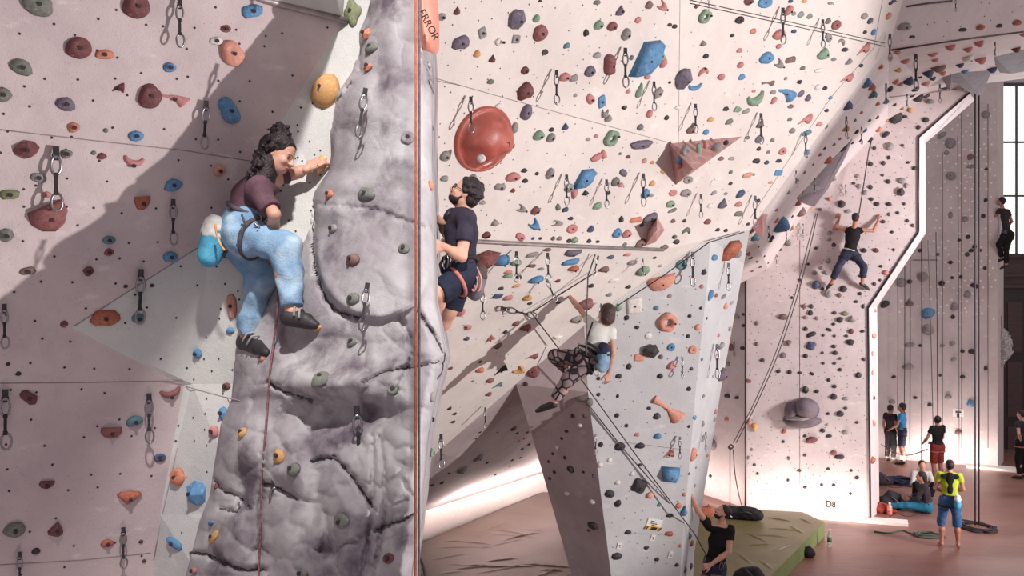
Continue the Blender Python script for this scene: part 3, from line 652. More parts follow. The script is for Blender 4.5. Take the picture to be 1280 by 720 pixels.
H_CAVE = parse('''
607 320 26 32 m p;627 325 22 18 b w;633 304 11 7 o w;645 328 16 10 g w;665 318 16 7 n l 10;664 332 13 5 e l;676 336 10 5 n w;684 312 12 6 e w;715 316 22 12 v u;713 327 23 9 b l 10;717 335 16 10 O w;755 336 15 10 e w;763 321 10 6 d l;784 318 11 5 p l;790 328 14 8 n l;803 338 17 17 g j
825 332 8 5 n r;818 322 6 4 k b;635 344 13 8 g w;648 346 9 6 k w;635 340 11 6 p l;670 349 20 12 b w 10;697 351 8 6 r d;645 357 11 5 y l 15;626 360 8 5 k w;622 370 13 8 d q;635 372 13 8 p l 15;659 372 13 9 y w;662 379 7 5 k b;698 378 7 4 k l;738 357 9 7 k w;767 350 14 6 w l 10
785 358 9 7 k w;761 368 9 7 n w;722 398 17 11 n u 170;645 404 9 8 m r;657 409 14 12 m w;632 414 6 6 k p;576 391 9 13 p b;582 408 13 10 p h -30;583 423 7 6 d u;612 424 15 10 p h 40;622 432 8 11 e l 75;664 446 14 9 m h 15;697 421 15 6 w c 180;649 461 13 13 y c 40;626 463 21 11 k h 35
612 475 10 8 m l;621 482 14 8 t h 25;611 492 8 7 m b;600 462 11 9 o w;563 460 6 5 r b;666 463 17 18 m j;657 480 6 6 k r;731 379 24 18 m w;591 476 4 4 n r;600 452 4 4 k r
716 520 5 6 k r;731 520 5 6 k r;725 531 7 6 w p;708 539 5 4 k r;702 548 4 4 k r;697 559 6 6 w p;691 567 4 4 k r;706 572 4 5 k r;686 577 4 4 k r;713 586 9 8 k l -20;693 590 4 5 k r;729 590 4 4 k r;687 598 4 4 k r;709 617 8 6 w r;742 595 4 5 k r;740 627 8 7 w r;741 657 10 13 k l 110;736 663 5 4 r b
727 498 9 20 n l 95;642 535 12 9 r b;598 571 16 10 n l 40;577 587 14 10 n l 35;555 566 9 6 n l;552 603 7 5 k b;540 606 6 4 k b;600 540 5 4 k r;609 578 5 4 k b;619 593 4 4 k r;595 548 5 3 k b;562 510 5 6 k b;568 517 5 5 k b;566 527 6 5 k b;561 591 4 4 k r
648 551 4 5 O b;652 561 4 5 k b;655 548 4 4 O b;650 572 3 4 k b;640 575 4 4 k b;661 555 4 5 k b;646 541 4 5 k b;659 540 5 5 r b;622 540 4 3 k b;637 583 3 3 k b''')
H_PILLAR = parse('''
852 331 14 13 t d;827 354 37 19 s u 12;837 370 6 5 n r;793 382 20 20 w q 10;773 384 9 10 g p;820 385 7 6 t r;834 402 24 25 s o;796 409 6 5 k r;783 397 7 6 k l 30;810 420 10 9 w q 30;813 437 20 18 k p;839 434 10 10 b d;799 447 13 9 s q;826 446 6 6 G r;786 458 7 8 k r;839 457 9 13 p c -60
825 470 8 7 k w;773 470 8 6 k l;748 473 5 5 k r;772 495 4 5 k r;833 511 42 20 s n -38;748 493 5 5 k r;737 503 9 12 G r;751 555 6 7 k p;775 558 13 11 k r;800 557 13 8 k w;796 543 7 5 p l;822 545 11 8 b w;771 519 6 6 k r;821 520 10 9 k d;811 510 6 4 k l;783 532 5 5 k r;836 568 15 10 s h 20
837 593 24 21 b T;799 607 22 20 k x 20;812 619 10 9 s b;800 581 5 4 k r;824 631 5 5 t r;762 617 12 10 k l -25;772 629 10 8 k c 60;837 644 9 5 k l;848 632 8 8 o d;855 638 9 14 b t;836 667 11 6 O l;785 665 8 6 k r;771 695 13 9 k r;808 685 7 5 k t 180;821 699 6 5 k r;850 682 4 5 o r;750 580 8 8 w p;762 575 6 6 w r;790 592 6 6 w b;772 603 7 6 w r
880 340 7 8 k d;893 322 8 12 b l 80;909 312 19 29 O P;922 318 8 12 n b;877 358 6 6 p d;887 369 8 15 b w;895 369 6 6 O r;904 371 5 9 n l 80;907 382 8 9 s j;914 379 4 7 n l 80;920 395 5 10 n l 80;929 393 4 4 r r;929 407 5 4 k l;876 385 4 4 k r;883 398 3 4 k r;862 395 5 5 k r;872 409 8 9 s o;860 420 5 5 k r
898 419 5 5 p b;912 411 5 6 n l;901 432 8 10 n w;914 434 8 10 m q;928 435 6 5 k r;866 437 11 11 s d;877 449 5 5 t r;895 443 6 5 p b;864 461 5 5 k o;901 468 13 19 v t;891 470 4 4 n b;910 455 5 7 n b;861 486 6 6 k r;879 495 5 5 n w;909 495 8 6 k w;921 497 6 4 k l;894 514 5 7 p j;908 524 6 6 o d;893 524 5 6 n b;868 522 6 11 b l 80
878 530 5 7 n l 60;861 533 4 4 k r;890 556 12 15 n j;865 568 11 18 s j;884 569 4 5 p j;878 548 4 10 n l;870 584 4 4 n r;888 595 4 4 k r;861 592 4 4 k r;868 607 5 5 n b;862 671 7 9 v l 80;864 679 9 9 O b;846 706 5 5 k r;856 712 5 8 e b;863 708 5 8 k l 60;855 618 5 5 o b''')
H_ROOF = parse('''
1130 33 18 10 n l;1140 46 8 4 k l;1203 37 12 5 k l;1225 34 12 8 O w;1249 32 9 5 k l;1271 28 13 8 O w
1121 64 10 8 p w;1131 75 13 6 p w;1112 72 8 8 p b;1166 67 13 5 p w;1169 74 10 5 p w;1188 57 13 8 p w;1210 60 13 7 p w;1224 52 13 9 p w;1226 73 15 9 p w;1209 71 14 12 w o;1276 80 10 8 w o;1270 60 12 7 r w;1279 42 7 10 p w;1100 83 13 5 o w;1122 87 13 8 y w;1173 83 20 9 e w;1178 90 9 6 o w
1160 89 14 10 d w;1166 97 8 6 d b;1150 96 7 3 k b;1200 80 11 6 d w;1206 88 10 5 b w;1240 85 13 8 d w;1134 99 16 11 d w;1119 101 10 8 o b;1125 104 11 5 p w;1157 103 12 6 p w;1111 110 12 8 k j;1144 110 12 7 k j;1088 108 16 9 o w;1089 117 17 12 t w;1182 109 12 4 k l;1147 121 14 10 k l 40;1157 119 12 5 k l 30
1140 119 8 4 k l;1162 127 13 6 G w;1106 126 12 7 t w;1096 129 10 5 o w;1082 103 12 20 b w 50;1058 131 18 14 d w;1096 146 8 6 O r;1119 146 19 18 k w 40;1131 146 7 4 k b;1138 138 8 6 y w;1056 160 12 10 y w;1070 164 9 8 r b;1081 162 8 9 b b;1097 161 12 8 o w;1087 174 10 10 k o;1107 168 11 6 k l 30
1034 199 14 9 o w 20;1024 193 7 6 o w;1054 185 12 5 k l 30;1008 190 9 8 b b;1008 196 5 4 k r;1026 229 18 7 s w 15;1041 222 12 8 n w;996 253 10 8 O w 20;1000 264 16 9 e w 30;1037 249 6 5 o b;1025 262 6 4 r b;1013 260 6 4 y b;973 279 24 24 b w 30;970 275 11 5 o l 20;963 298 14 14 k o;961 294 8 6 r b
942 295 16 12 t w 20;950 294 8 6 b w;989 285 10 11 y w;985 304 8 8 G w;935 316 9 5 p w;975 312 6 6 r w;938 322 6 3 k l;948 308 5 4 k b;955 320 5 4 k b;960 328 5 4 G b;940 338 6 3 e l;950 333 6 3 k l;946 326 6 4 n b;970 321 5 4 k b;1065 178 6 5 k b;1075 175 6 5 k b;1093 185 5 5 k b
1118 130 6 5 k b;1127 135 6 5 O b;1076 140 7 5 p w;1068 150 7 6 n w;1086 150 7 5 G w;1108 150 6 4 y w;1049 173 6 5 p w;1042 180 6 5 n w;1030 185 6 4 k l;1016 205 6 5 p b;1005 215 7 5 n w;996 225 7 5 g w;985 240 7 5 n l 20;1020 240 6 4 o b;1003 240 6 5 p b;990 270 6 5 k b;1046 196 6 5 k b;1060 172 5 4 y b;970 262 7 5 p w;955 283 6 4 k b''')
H_D8 = parse('''
1112 183 11 11 n b;1157 150 9 7 k b;1148 159 6 6 k b;1128 182 5 4 k b;1111 197 5 5 k b;1104 204 6 6 k b;1135 203 5 4 k b;1143 210 6 6 k b;1103 219 4 4 k b;1110 227 7 6 k b;1127 226 11 8 n r;1133 232 6 7 n b;1126 240 10 11 k p;1088 205 7 6 k b;1088 234 6 6 k b;1096 255 7 6 k r;1111 255 8 5 k w;1111 268 4 5 k b;1104 277 6 5 k b
1134 276 5 5 k b;1141 282 5 5 r b;1052 255 10 10 k r;1060 264 9 5 n l;1074 233 7 6 n b;1081 241 8 6 n l;1089 249 6 5 k b;1067 229 5 4 k b;1072 220 6 6 n b;1035 326 7 7 n b;1027 335 7 5 n w;1018 341 8 6 n w;1033 341 9 6 n w;1020 356 11 11 d w;1035 367 10 10 n j;1028 361 5 5 k b;1054 361 10 9 k o;1049 369 6 6 e b
1064 314 7 6 k b;1080 313 8 6 k w;1095 313 8 6 r w;1044 285 7 6 n l;1037 291 7 6 n b;1036 299 6 5 n l;1042 306 6 6 k b;1093 355 5 5 k b;1107 341 8 7 p o;1075 367 5 5 k b;1101 333 5 4 k b;979 396 13 8 e w;1014 383 6 6 k b;1005 383 7 6 e w;1013 391 7 7 k b;1021 398 6 5 n b;1007 397 7 5 n w;1043 391 6 5 k b;1056 392 10 6 z w;1050 400 9 8 k c 180
1042 405 5 4 k b;1065 399 10 9 n t;1070 377 6 4 k b;1079 383 4 6 k b;1007 411 6 6 k b;1014 418 13 6 k l 20;1036 412 8 4 k l -20;1029 419 4 4 k b;1043 420 4 4 k b;1058 420 5 4 k b;1064 414 7 7 r r;1078 414 6 4 k b;986 429 8 8 e t 180;1014 432 14 12 d x 20;1042 433 6 5 k b;1063 428 11 8 k c 170;979 444 8 8 v o
1007 445 6 6 k b;1028 441 4 4 k b;1044 441 8 6 k w;1029 454 4 4 k b;1043 454 5 4 k b;1050 448 4 4 k b;1080 449 5 5 k b;973 464 6 5 k b;987 465 6 6 k b;1000 466 5 4 k b;1015 467 6 4 k l -20;1050 462 5 5 k b;1073 469 8 8 k o;1036 475 5 5 k b;1043 483 6 5 k b;1007 487 8 10 k b;1021 489 6 5 k c;1042 496 9 8 k b;1057 498 9 5 n l
1014 550 16 9 r w 10;1050 517 10 8 k w;1057 540 9 6 n w -20;1028 538 7 5 k l -20;1036 545 8 4 k l;1034 531 4 4 n b;1042 566 8 7 m r;1049 571 13 6 k l;1006 545 5 4 k b;980 539 7 6 O o;979 552 4 4 k b;1006 569 4 4 k b;986 573 4 5 m b;999 588 6 4 k b;985 600 4 4 k b;1035 586 5 4 k b;1006 609 5 4 k b;1027 606 4 4 k b;1042 606 5 4 k b
1064 588 4 4 k b;1071 597 6 5 k b;1063 617 4 4 k b;1071 528 5 4 k b;1035 517 5 4 k b;1057 510 5 4 k b;937 528 6 8 p b;943 534 9 11 y t 180;940 562 4 4 n b;936 572 4 5 n b;943 581 4 4 k b;947 592 4 4 k b;946 404 5 6 e b;946 430 5 6 e b;953 450 6 5 k b;935 476 5 9 m l 80;1092 529 6 11 s l 85;1090 575 9 10 O w;1092 420 7 15 s l 90;1090 442 5 6 s b;1090 466 4 6 s b;1092 497 4 6 r b
1094 388 6 5 p b;1106 380 13 9 k w 30;1060 296 5 4 k b;1115 290 5 4 k b;1122 266 5 4 k b;1130 255 4 4 k b;1117 312 4 4 k b;1020 310 5 4 k b;1010 330 4 4 k b;1000 350 5 4 k b;990 372 4 4 k b;1075 345 4 4 k b;1100 350 4 4 k b''')
H_FAR = parse('''
1153 346 15 13 n p;1127 353 14 12 n w 20;1137 352 7 6 k b;1177 354 8 7 k r;1201 346 5 5 k b;1190 347 5 4 k b;1209 368 9 10 n j;1193 383 10 11 n w;1160 391 18 14 b w 20;1191 396 6 6 k b;1137 378 11 10 e t;1160 412 15 15 n w;1178 432 7 5 n b;1190 429 8 6 n l 20;1215 439 10 7 k r;1203 439 6 5 k b;1137 431 14 6 n l;1150 432 5 4 k b
1135 458 15 9 n w;1192 449 8 5 n l 20;1232 460 5 7 k b;1203 471 7 5 k b;1117 471 6 4 k l 20;1175 469 4 4 k b;1218 357 11 6 k l -25;1188 179 14 14 n r;1183 191 7 6 n b;1189 220 13 11 n r;1213 196 9 7 e l 30;1213 208 10 5 n l;1188 269 6 9 n b;1206 274 9 8 n r;1232 143 10 10 n l -40;1232 250 5 6 k b;1233 211 5 4 k b;1177 169 13 6 n l 30
1198 540 10 7 r w;1214 504 12 11 b x 20;1115 502 9 6 n w;1185 496 9 7 n b;1162 506 6 5 k b;1144 497 6 4 k b;1150 313 6 5 k b;1218 308 6 6 k b;1209 318 6 6 k b;1214 313 7 5 k b;1231 335 5 5 k b;1225 313 5 4 k b;1210 296 6 6 k b;1229 270 6 6 k b;1199 300 5 4 k b;1188 328 6 5 k b;1172 318 5 4 k b''')
def poly_bm(base, top, ztop):
    """faceted box volume: base polygon on the wall, top polygon with its own heights"""
    bm = bmesh.new(); B = [bm.verts.new((x, y, -.01)) for x, y in base]; T = [bm.verts.new((x, y, z)) for (x, y), z in zip(top, ztop)]; n = len(B)
    for i in range(n): bm.faces.new((B[i], B[(i+1) % n], T[(i+1) % n], T[i]))
    bm.faces.new(T); bm.faces.new(B[::-1]); bmesh.ops.triangulate(bm, faces=[f for f in bm.faces if len(f.verts) > 4]); return bm
_shape0 = shape_bm
def shape_bm(code, seed):
    if code == 'P': return poly_bm([(-.5, -.5), (.12, -.42), (.46, -.02), (.5, .5), (-.2, .44)], [(-.34, -.44), (.08, -.34), (.34, -.02), (.4, .44), (-.12, .38)], [.22, .30, .34, .30, .26])
    if code == 'T': return poly_bm([(-.5, .5), (.5, .42), (.38, -.5), (-.28, -.4)], [(-.3, .1), (.34, .12), (.28, -.34), (-.16, -.28)], [.4, .4, .26, .24])
    return _shape0(code, seed)
SHAPE_WORD.update(P='box-like faceted', T='trapezoid faceted')

# things the eye can find first; the other holds are described from them
LM = [(325, 290, 'the woman in blue jeans'), (62, 273, 'the maroon roof-shaped hold'), (286, 138, 'the blue two-lobed hold'), (290, 67, 'the large salmon kidney hold'), (247, 616, 'the big faceted blue hold'),
      (131, 397, 'the long rust oval hold'), (98, 60, 'the round maroon hold at upper left'), (409, 114, 'the big tan wedge'), (402, 475, 'the prow\'s biggest knob'), (428, 651, 'the prow\'s lowest knob'),
      (604, 174, 'the big red dome'), (805, 73, 'the tall blue box volume'), (852, 98, 'the dark faceted rock hold'), (880, 200, 'the triangular volume'), (818, 291, 'the pink pyramid volume'), (728, 223, 'the light blue box volume'),
      (570, 300, 'the man in navy T-shirt'), (880, 20, 'the green ring hold'), (982, 117, 'the blue horn hold'), (956, 3, 'the blue disc at the top edge'), (535, 35, 'the salmon fin volume'),
      (670, 349, 'the blue wedge under the lip'), (607, 320, 'the red volume under the lip'), (735, 430, 'the climber in white T-shirt'), (834, 402, 'the salmon ring hold'), (793, 382, 'the white square pad'),
      (827, 354, 'the salmon half-round hold'), (833, 511, 'the salmon bone-shaped hold'), (837, 593, 'the blue trapezoid hold'), (799, 607, 'the black four-armed hold'), (817, 655, 'the warning sign'), (909, 312, 'the rust box volume'),
      (901, 468, 'the violet-grey pointed hold'), (885, 660, 'the belayer in black T-shirt'), (973, 279, 'the big blue roof wedge'), (1209, 71, 'the whitish roof ring'), (1066, 310, 'the climber in black tank top'),
      (1003, 517, 'the grey boulder volume'), (1014, 432, 'the dark blue four-armed hold'), (1160, 391, 'the blue wedge on the far wall'), (1119, 146, 'the black roof wedge'), (1038, 631, 'the D8 sign')]
OWN = {(62, 273): 'maroon roof-shaped hold with a broad flat top, on the left wall', (286, 138): 'blue hold of two stacked lobes above the woman in jeans', (290, 67): 'large salmon kidney-shaped hold high on the left wall',
       (247, 616): 'big faceted blue hold beside the foot of the rock prow', (131, 397): 'long rust-orange oval hold below the fold of the left wall', (98, 60): 'round maroon hold beside the flat orange one at upper left',
       (409, 114): 'big tan wedge between the bright strip and the rock prow', (805, 73): 'tall bright blue box volume high on the white overhang', (852, 98): 'dark violet-grey faceted rock hold right of the tall blue box',
       (728, 223): 'light blue box volume in the middle of the white overhang', (880, 20): 'pale green ring hold under the steel rail', (982, 117): 'blue horn hold with a fat end on the white overhang',
       (956, 3): 'blue disc hold cut by the top edge of the view', (670, 349): 'blue wedge hold in the cave just under the lip', (607, 320): 'large red-brown faceted volume under the lip behind the navy T-shirt',
       (834, 402): 'salmon ring-shaped hold on the grey pillar', (793, 382): 'whitish square pad right of the white T-shirt climber', (827, 354): 'large salmon half-round hold at the top of the grey pillar',
       (833, 511): 'long salmon bone-shaped hold tilted across the grey pillar', (837, 593): 'blue trapezoid hold on the pillar above the belayer', (799, 607): 'black four-armed hold low on the grey pillar',
       (909, 312): 'rust-red box volume with a bolt at the top of the pillar flank', (901, 468): 'violet-grey pointed hold on the flank of the pillar', (973, 279): 'big light blue wedge where the roof meets the D8 wall',
       (1209, 71): 'whitish ring hold in the shade of the roof', (1014, 432): 'dark blue four-armed hold in the middle of the D8 wall', (1160, 391): 'blue wedge on the far wall behind the ropes', (1119, 146): 'large black wedge hanging from the shaded roof',
       (402, 475): 'biggest grey-green knob on the rock prow, above the ledge', (428, 651): 'grey-green knob lowest on the middle of the rock prow', (441, 16): 'olive green four-armed hold at the top left edge of the rock',
       (62.0, 272.0): ''}
GROUPS = dict(left='climbing holds on the left wall', rock='climbing holds on the rock prow', white='climbing holds on the white overhang', cave='climbing holds in the cave', pillar='climbing holds on the grey pillar',
              roof='climbing holds under the roof', d8='climbing holds on the D8 wall', far='climbing holds on the far wall')
WALLWORD = dict(left='on the left wall', rock='on the rock prow', white='on the white overhang', cave='in the cave', pillar='on the grey pillar', roof='under the roof', d8='on the D8 wall', far='on the far wall')
def direction(dx, dy):
    a = math.degrees(math.atan2(-dy, dx)) % 360
    return ['right of', 'above and right of', 'above', 'above and left of', 'left of', 'below and left of', 'below', 'below and right of'][int((a+22.5)//45) % 8]
def thickness(code): return dict(w=.75, u=.7, h=.6, c=.7, t=.7, d=.35, q=.3, o=.5, P=.6, T=.8, x=.45, j=.6, p=.8).get(code, .62)
def plan_holds():
    allh = []
    for key, lst in (('left', H_LEFT), ('rock', H_ROCK), ('white', H_WHITE), ('cave', H_CAVE), ('pillar', H_PILLAR), ('roof', H_ROOF), ('d8', H_D8), ('far', H_FAR)):
        for h in lst:
            hh = hit(h[0], h[1])
            if hh is None: continue
            allh.append([key]+h+[hh])
    return allh
ALLH = plan_holds()
ALLH.sort(key=lambda a: -(a[3]*a[4]) - (100000 if (int(a[1]), int(a[2])) in OWN else 0))
BIG, SMALL = ALLH[:296], ALLH[296:]
def hold_frame(h, seed):
    key, px, py, w_, h_, col, sh, rot, (loc, n, o) = h
    clamp = 1.25 if key in ('roof', 'cave') else 1.5
    xa, ya, Lx, Ly = basis(loc, n, px, py, w_, h_, rot, clamp)
    Lz = thickness(sh)*min(Lx, Ly)*2*.62
    if key in ('roof',): Lz *= 1.5
    return Matrix(((xa.x*Lx, ya.x*Ly, n.x*Lz, loc.x), (xa.y*Lx, ya.y*Ly, n.y*Lz, loc.y), (xa.z*Lx, ya.z*Ly, n.z*Lz, loc.z), (0, 0, 0, 1))), (Lx, Ly, Lz)
def name_holds():
    rows = []
    for i, h in enumerate(BIG):
        key, px, py, w_, h_, col, sh, rot, _ = h; k = (int(px), int(py))
        if k in OWN: rows.append([i, None, 0, OWN[k]]); continue
        a = math.sqrt(w_*h_)*_[0].y/FPX
        size = 'tiny' if a < .07 else 'small' if a < .11 else 'mid-sized' if a < .16 else 'large'
        lm = min(LM, key=lambda t: math.hypot(t[0]-px, t[1]-py)); d = math.hypot(lm[0]-px, lm[1]-py)
        rows.append([i, (HN[col], SHAPE_WORD[sh or 'b'], direction(px-lm[0], py-lm[1]), lm[2], size), d, None])
    from collections import defaultdict
    full = defaultdict(list)
    for r in rows:
        if r[1]: full[r[1]].append(r)
    for k, rs in full.items():
        c, s, di, lm, size = k; art = f"{size} {c} {s} hold {di} {lm}"
        if len(rs) == 1: rs[0][3] = art; continue
        rs.sort(key=lambda r: r[2]); ordn = ['nearest', 'second nearest', 'third nearest', 'fourth nearest', 'fifth nearest', 'sixth nearest', 'seventh nearest', 'eighth nearest', 'ninth nearest']
        for j, r in enumerate(rs):
            r[3] = art.replace('mid-sized ', '')+(', '+(ordn[j] if j < len(rs)-1 or len(rs) > 2 else 'the farther one') if not (len(rs) == 2 and j == 0) else ', the nearer one')
    return {r[0]: r[3] for r in rows}
LABELS = name_holds()
HOLDS = {}
def place_holds():
    for i, h in enumerate(BIG):
        key, px, py, w_, h_, col, sh, rot, (loc, n, o) = h
        me, spot_ = proto(sh or 'b', i % 4)
        ob = bpy.data.objects.new('climbing_hold', me); COL.objects.link(ob)
        Mx, L = hold_frame(h, i); ob.matrix_world = Mx
        ob.material_slots[0].link = 'OBJECT'; ob.material_slots[0].material = HM[col]
        tag(ob, LABELS[i], 'climbing hold', GROUPS[key]); HOLDS[(int(px), int(py))] = ob
        if min(w_, h_) >= 10:
            b = bpy.data.objects.new('bolt', BOLT_ME); COL.objects.link(b); b.parent = ob
            d = .022
            b.location = (spot_[0], spot_[1], spot_[2]-.01); b.scale = (d/L[0], d/L[1], .02/L[2])
    # the few hundred smallest ones, a few pixels each, stay one mesh
    vs, fs, mi = [], [], []; cols = list(HM); 
    for i, h in enumerate(SMALL):
        me, _ = proto(h[6] or 'b', i % 2) if (h[6] in 'bpwlrt' and h[6]) else proto('b', i % 2)
        Mx, L = hold_frame(h, i); o = len(vs)
        vs += [Mx @ v.co for v in me.vertices]; fs += [tuple(k+o for k in p.vertices) for p in me.polygons]; mi += [cols.index(h[5])]*len(me.polygons)
    me = mesh_from(vs, fs, True)
    for c in cols: me.materials.append(HM[c])
    me.polygons.foreach_set('material_index', mi)
    tag(link('small_climbing_holds', me), 'scatter of the very smallest holds over all the climbing walls', 'climbing hold', kind='stuff')
place_holds()

# ---- bolt holes: the T-nut grid of every panel, joined per wall
def holes(wall, polys, step, r, m, jit=.3, name='bolt_holes', skip=.12, seed=1):
    rnd = random.Random(seed); bm = bmesh.new()
    for poly in polys:
        xs = [p[0] for p in poly]; ys = [p[1] for p in poly]
        y = min(ys); row = 0
        while y < max(ys):
            x = min(xs)+(row % 2)*step*.5
            while x < max(xs):
                qx, qy = x+rnd.uniform(-jit, jit)*step, y+rnd.uniform(-jit, jit)*step
                inside = False; j = len(poly)-1
                for i in range(len(poly)):
                    if (poly[i][1] > qy) != (poly[j][1] > qy) and qx < (poly[j][0]-poly[i][0])*(qy-poly[i][1])/(poly[j][1]-poly[i][1])+poly[i][0]: inside = not inside
                    j = i
                if inside and rnd.random() > skip:
                    h = hit(qx, qy)
                    if h and h[2] in wall:
                        u = h[1].orthogonal().normalized(); v = h[1].cross(u); c = h[0]+h[1]*.0025
                        ring = [bm.verts.new(c+(u*math.cos(a)+v*math.sin(a))*r) for a in (1.047*k for k in range(6))]; bm.faces.new(ring)
                x += step
            y += step*.86; row += 1
    o = link(name, from_bm(bm), m); o['kind'] = 'stuff'; o.parent = wall[0]
WL = [w_[0] for w_ in WALLS]; LEFTS = WL[1:4]
ROCKI = WL.index(ROCK)
holes(LEFTS, [[(0, 0), (330, 0), (420, 20), (400, 130), (330, 300), (240, 480), (230, 720), (0, 720)]], 38, .0072, M['hole'], .33, seed=3)
holes(LEFTS[1:], [[(400, 90), (440, 110), (400, 300), (300, 430), (270, 540), (250, 640), (200, 700), (240, 480), (300, 330)]], 26, .0066, M['hole'], .35, seed=4)
holes([WALL_W], [[(545, 0), (1128, 0), (1108, 55), (936, 284), (830, 308), (545, 298)]], 17, .0065, M['hole'], .38, .0 and '' or 'bolt_holes', .45, 5)
holes([WALL_L], [[(552, 320), (830, 330), (730, 400), (560, 545)]], 17, .007, M['hole'], .38, 'bolt_holes', .4, 6)
holes([WALL_F, WALL_F2], [[(735, 405), (888, 300), (930, 295), (870, 700), (770, 720), (738, 500)]], 16, .0075, M['hole'], .3, 'bolt_holes', .3, 7)
holes([WALL_D], [[(935, 345), (1000, 280), (1110, 155), (1200, 115), (1146, 170), (1146, 290), (1083, 385), (1086, 640), (935, 630)]], 9, .010, M['hole'], .3, 'bolt_holes', .45, 8)
holes([WALL_X], [[(1160, 150), (1246, 130), (1246, 400), (1105, 400), (1160, 330)]], 9.5, .03, M['hole_white'], .2, 'bolt_holes', .35, 9)
holes([w_[0] for w_ in WALLS if w_[0].name.startswith('wall_right')], [[(1125, 5), (1280, 2), (1280, 30), (1120, 55)]], 17, .009, M['hole'], .35, 'bolt_holes', .35, 10)

# ---- volumes
def vol(name, label, pts, faces, m, cat='climbing volume', group=None, th=None):
    """a bolted-on box volume: facet corners given by where they stand off the wall"""
    o = link(name, mesh_from(pts, faces), m); bm = bmesh.new(); bm.from_mesh(o.data); bmesh.ops.recalc_face_normals(bm, faces=bm.faces); bm.to_mesh(o.data); bm.free()
    tag(o, label, cat, group); return o
def on(px, py, off=0.0, pl=None):
    if pl: return pl.at(px, py, off)
    h = hit(px, py); return h[0]+h[1]*off
def pyramid(name, label, base, apex, apoff, m, pl, group='climbing volumes'):
    b = [pl.at(x, y, -.01) for x, y in base]; a = pl.at(*apex); ap = a+pl.n*apoff
    # keep the tip over its own pixel
    pr = (CX+FPX*ap.x/ap.y, HY-FPX*(ap.z-CAMZ)/ap.y); a = pl.at(2*apex[0]-pr[0], 2*apex[1]-pr[1]); ap = a+pl.n*apoff
    n = len(b); return vol(name, label, b+[ap], [(i, (i+1) % n, n) for i in range(n)]+[tuple(range(n))[::-1]], m, group=group)
M['vol_pink'] = mat('volume_dusty_pink', (196, 150, 144), (168, 120, 118), 9, .6, 0, .15, 60, c3=(214, 190, 184), s3=6, lo3=.55, hi3=.75)
M['vol_tan'] = mat('volume_tan', (224, 160, 92), (204, 134, 70), 9, .6, 0, .15, 60, c3=(232, 196, 150), s3=8, lo3=.55, hi3=.75)
M['vol_salmon'] = mat('volume_salmon', (228, 146, 126), (212, 124, 106), 5, .5, 0, .1, 60)
M['vol_grey'] = mat('volume_grey', (116, 103, 111), (92, 80, 90), 5, .7, 0, .3, 40)
pyramid('triangular_volume', 'triangular dusty pink volume with small holds bolted on, right half of the white overhang', [(836, 179), (930, 170), (845, 232)], (866, 211), .42, M['vol_pink'], PW)
pyramid('pyramid_volume', 'salmon-pink pyramid volume near the right end of the steel lip', [(822, 270), (832, 288), (820, 304), (806, 309), (810, 288)], (821, 287), .26, M['vol_pink'], PW)
pyramid('orange_volume', 'orange-tan pyramid volume that the woman in jeans grips', [(389, 203), (402, 191), (409, 196), (408, 208), (396, 222)], (396, 206), .10, M['vol_tan'], PC, None)
# holds bolted on the triangular volume
for (px, py, w_, h_, c, s_, lab) in ((856, 187, 12, 13, 'n', 'd', 'grey disc on the left corner of the triangular volume'), (873, 186, 7, 15, 'g', 'l', 'pale green sliver on the triangular volume'), (882, 181, 8, 9, 'p', 'b', 'pink knob on the upper edge of the triangular volume'),
        (895, 183, 14, 9, 'n', 'l', 'grey flat hold in the middle of the triangular volume'), (907, 178, 7, 6, 'k', 'r', 'black round hold near the tip of the triangular volume'), (865, 199, 10, 8, 'p', 'b', 'pink lump on the inner edge of the triangular volume'), (849, 199, 10, 9, 'b', 'b', 'blue lump on the dark left face of the triangular volume'), (848, 207, 8, 8, 'p', 'r', 'pink round hold on the dark left face of the triangular volume')):
    pl = PW; loc = PW.at(px, py, .18); pr = (CX+FPX*loc.x/loc.y, HY-FPX*(loc.z-CAMZ)/loc.y); loc = PW.at(2*px-pr[0], 2*py-pr[1], .18)
    me, sp = proto(s_, 1); ob = bpy.data.objects.new('climbing_hold', me); COL.objects.link(ob)
    n = (PW.n*.7+Vector((-.1, -.5, -.3))).normalized(); xa, ya, Lx, Ly = basis(loc, n, px, py, w_, h_, 20)
    ob.matrix_world = Matrix(((xa.x*Lx, ya.x*Ly, n.x*Lx, loc.x), (xa.y*Lx, ya.y*Ly, n.y*Lx, loc.y), (xa.z*Lx, ya.z*Ly, n.z*Lx, loc.z), (0, 0, 0, 1)))
    ob.material_slots[0].link = 'OBJECT'; ob.material_slots[0].material = HM[c]; tag(ob, lab, 'climbing hold', 'holds on the triangular volume')
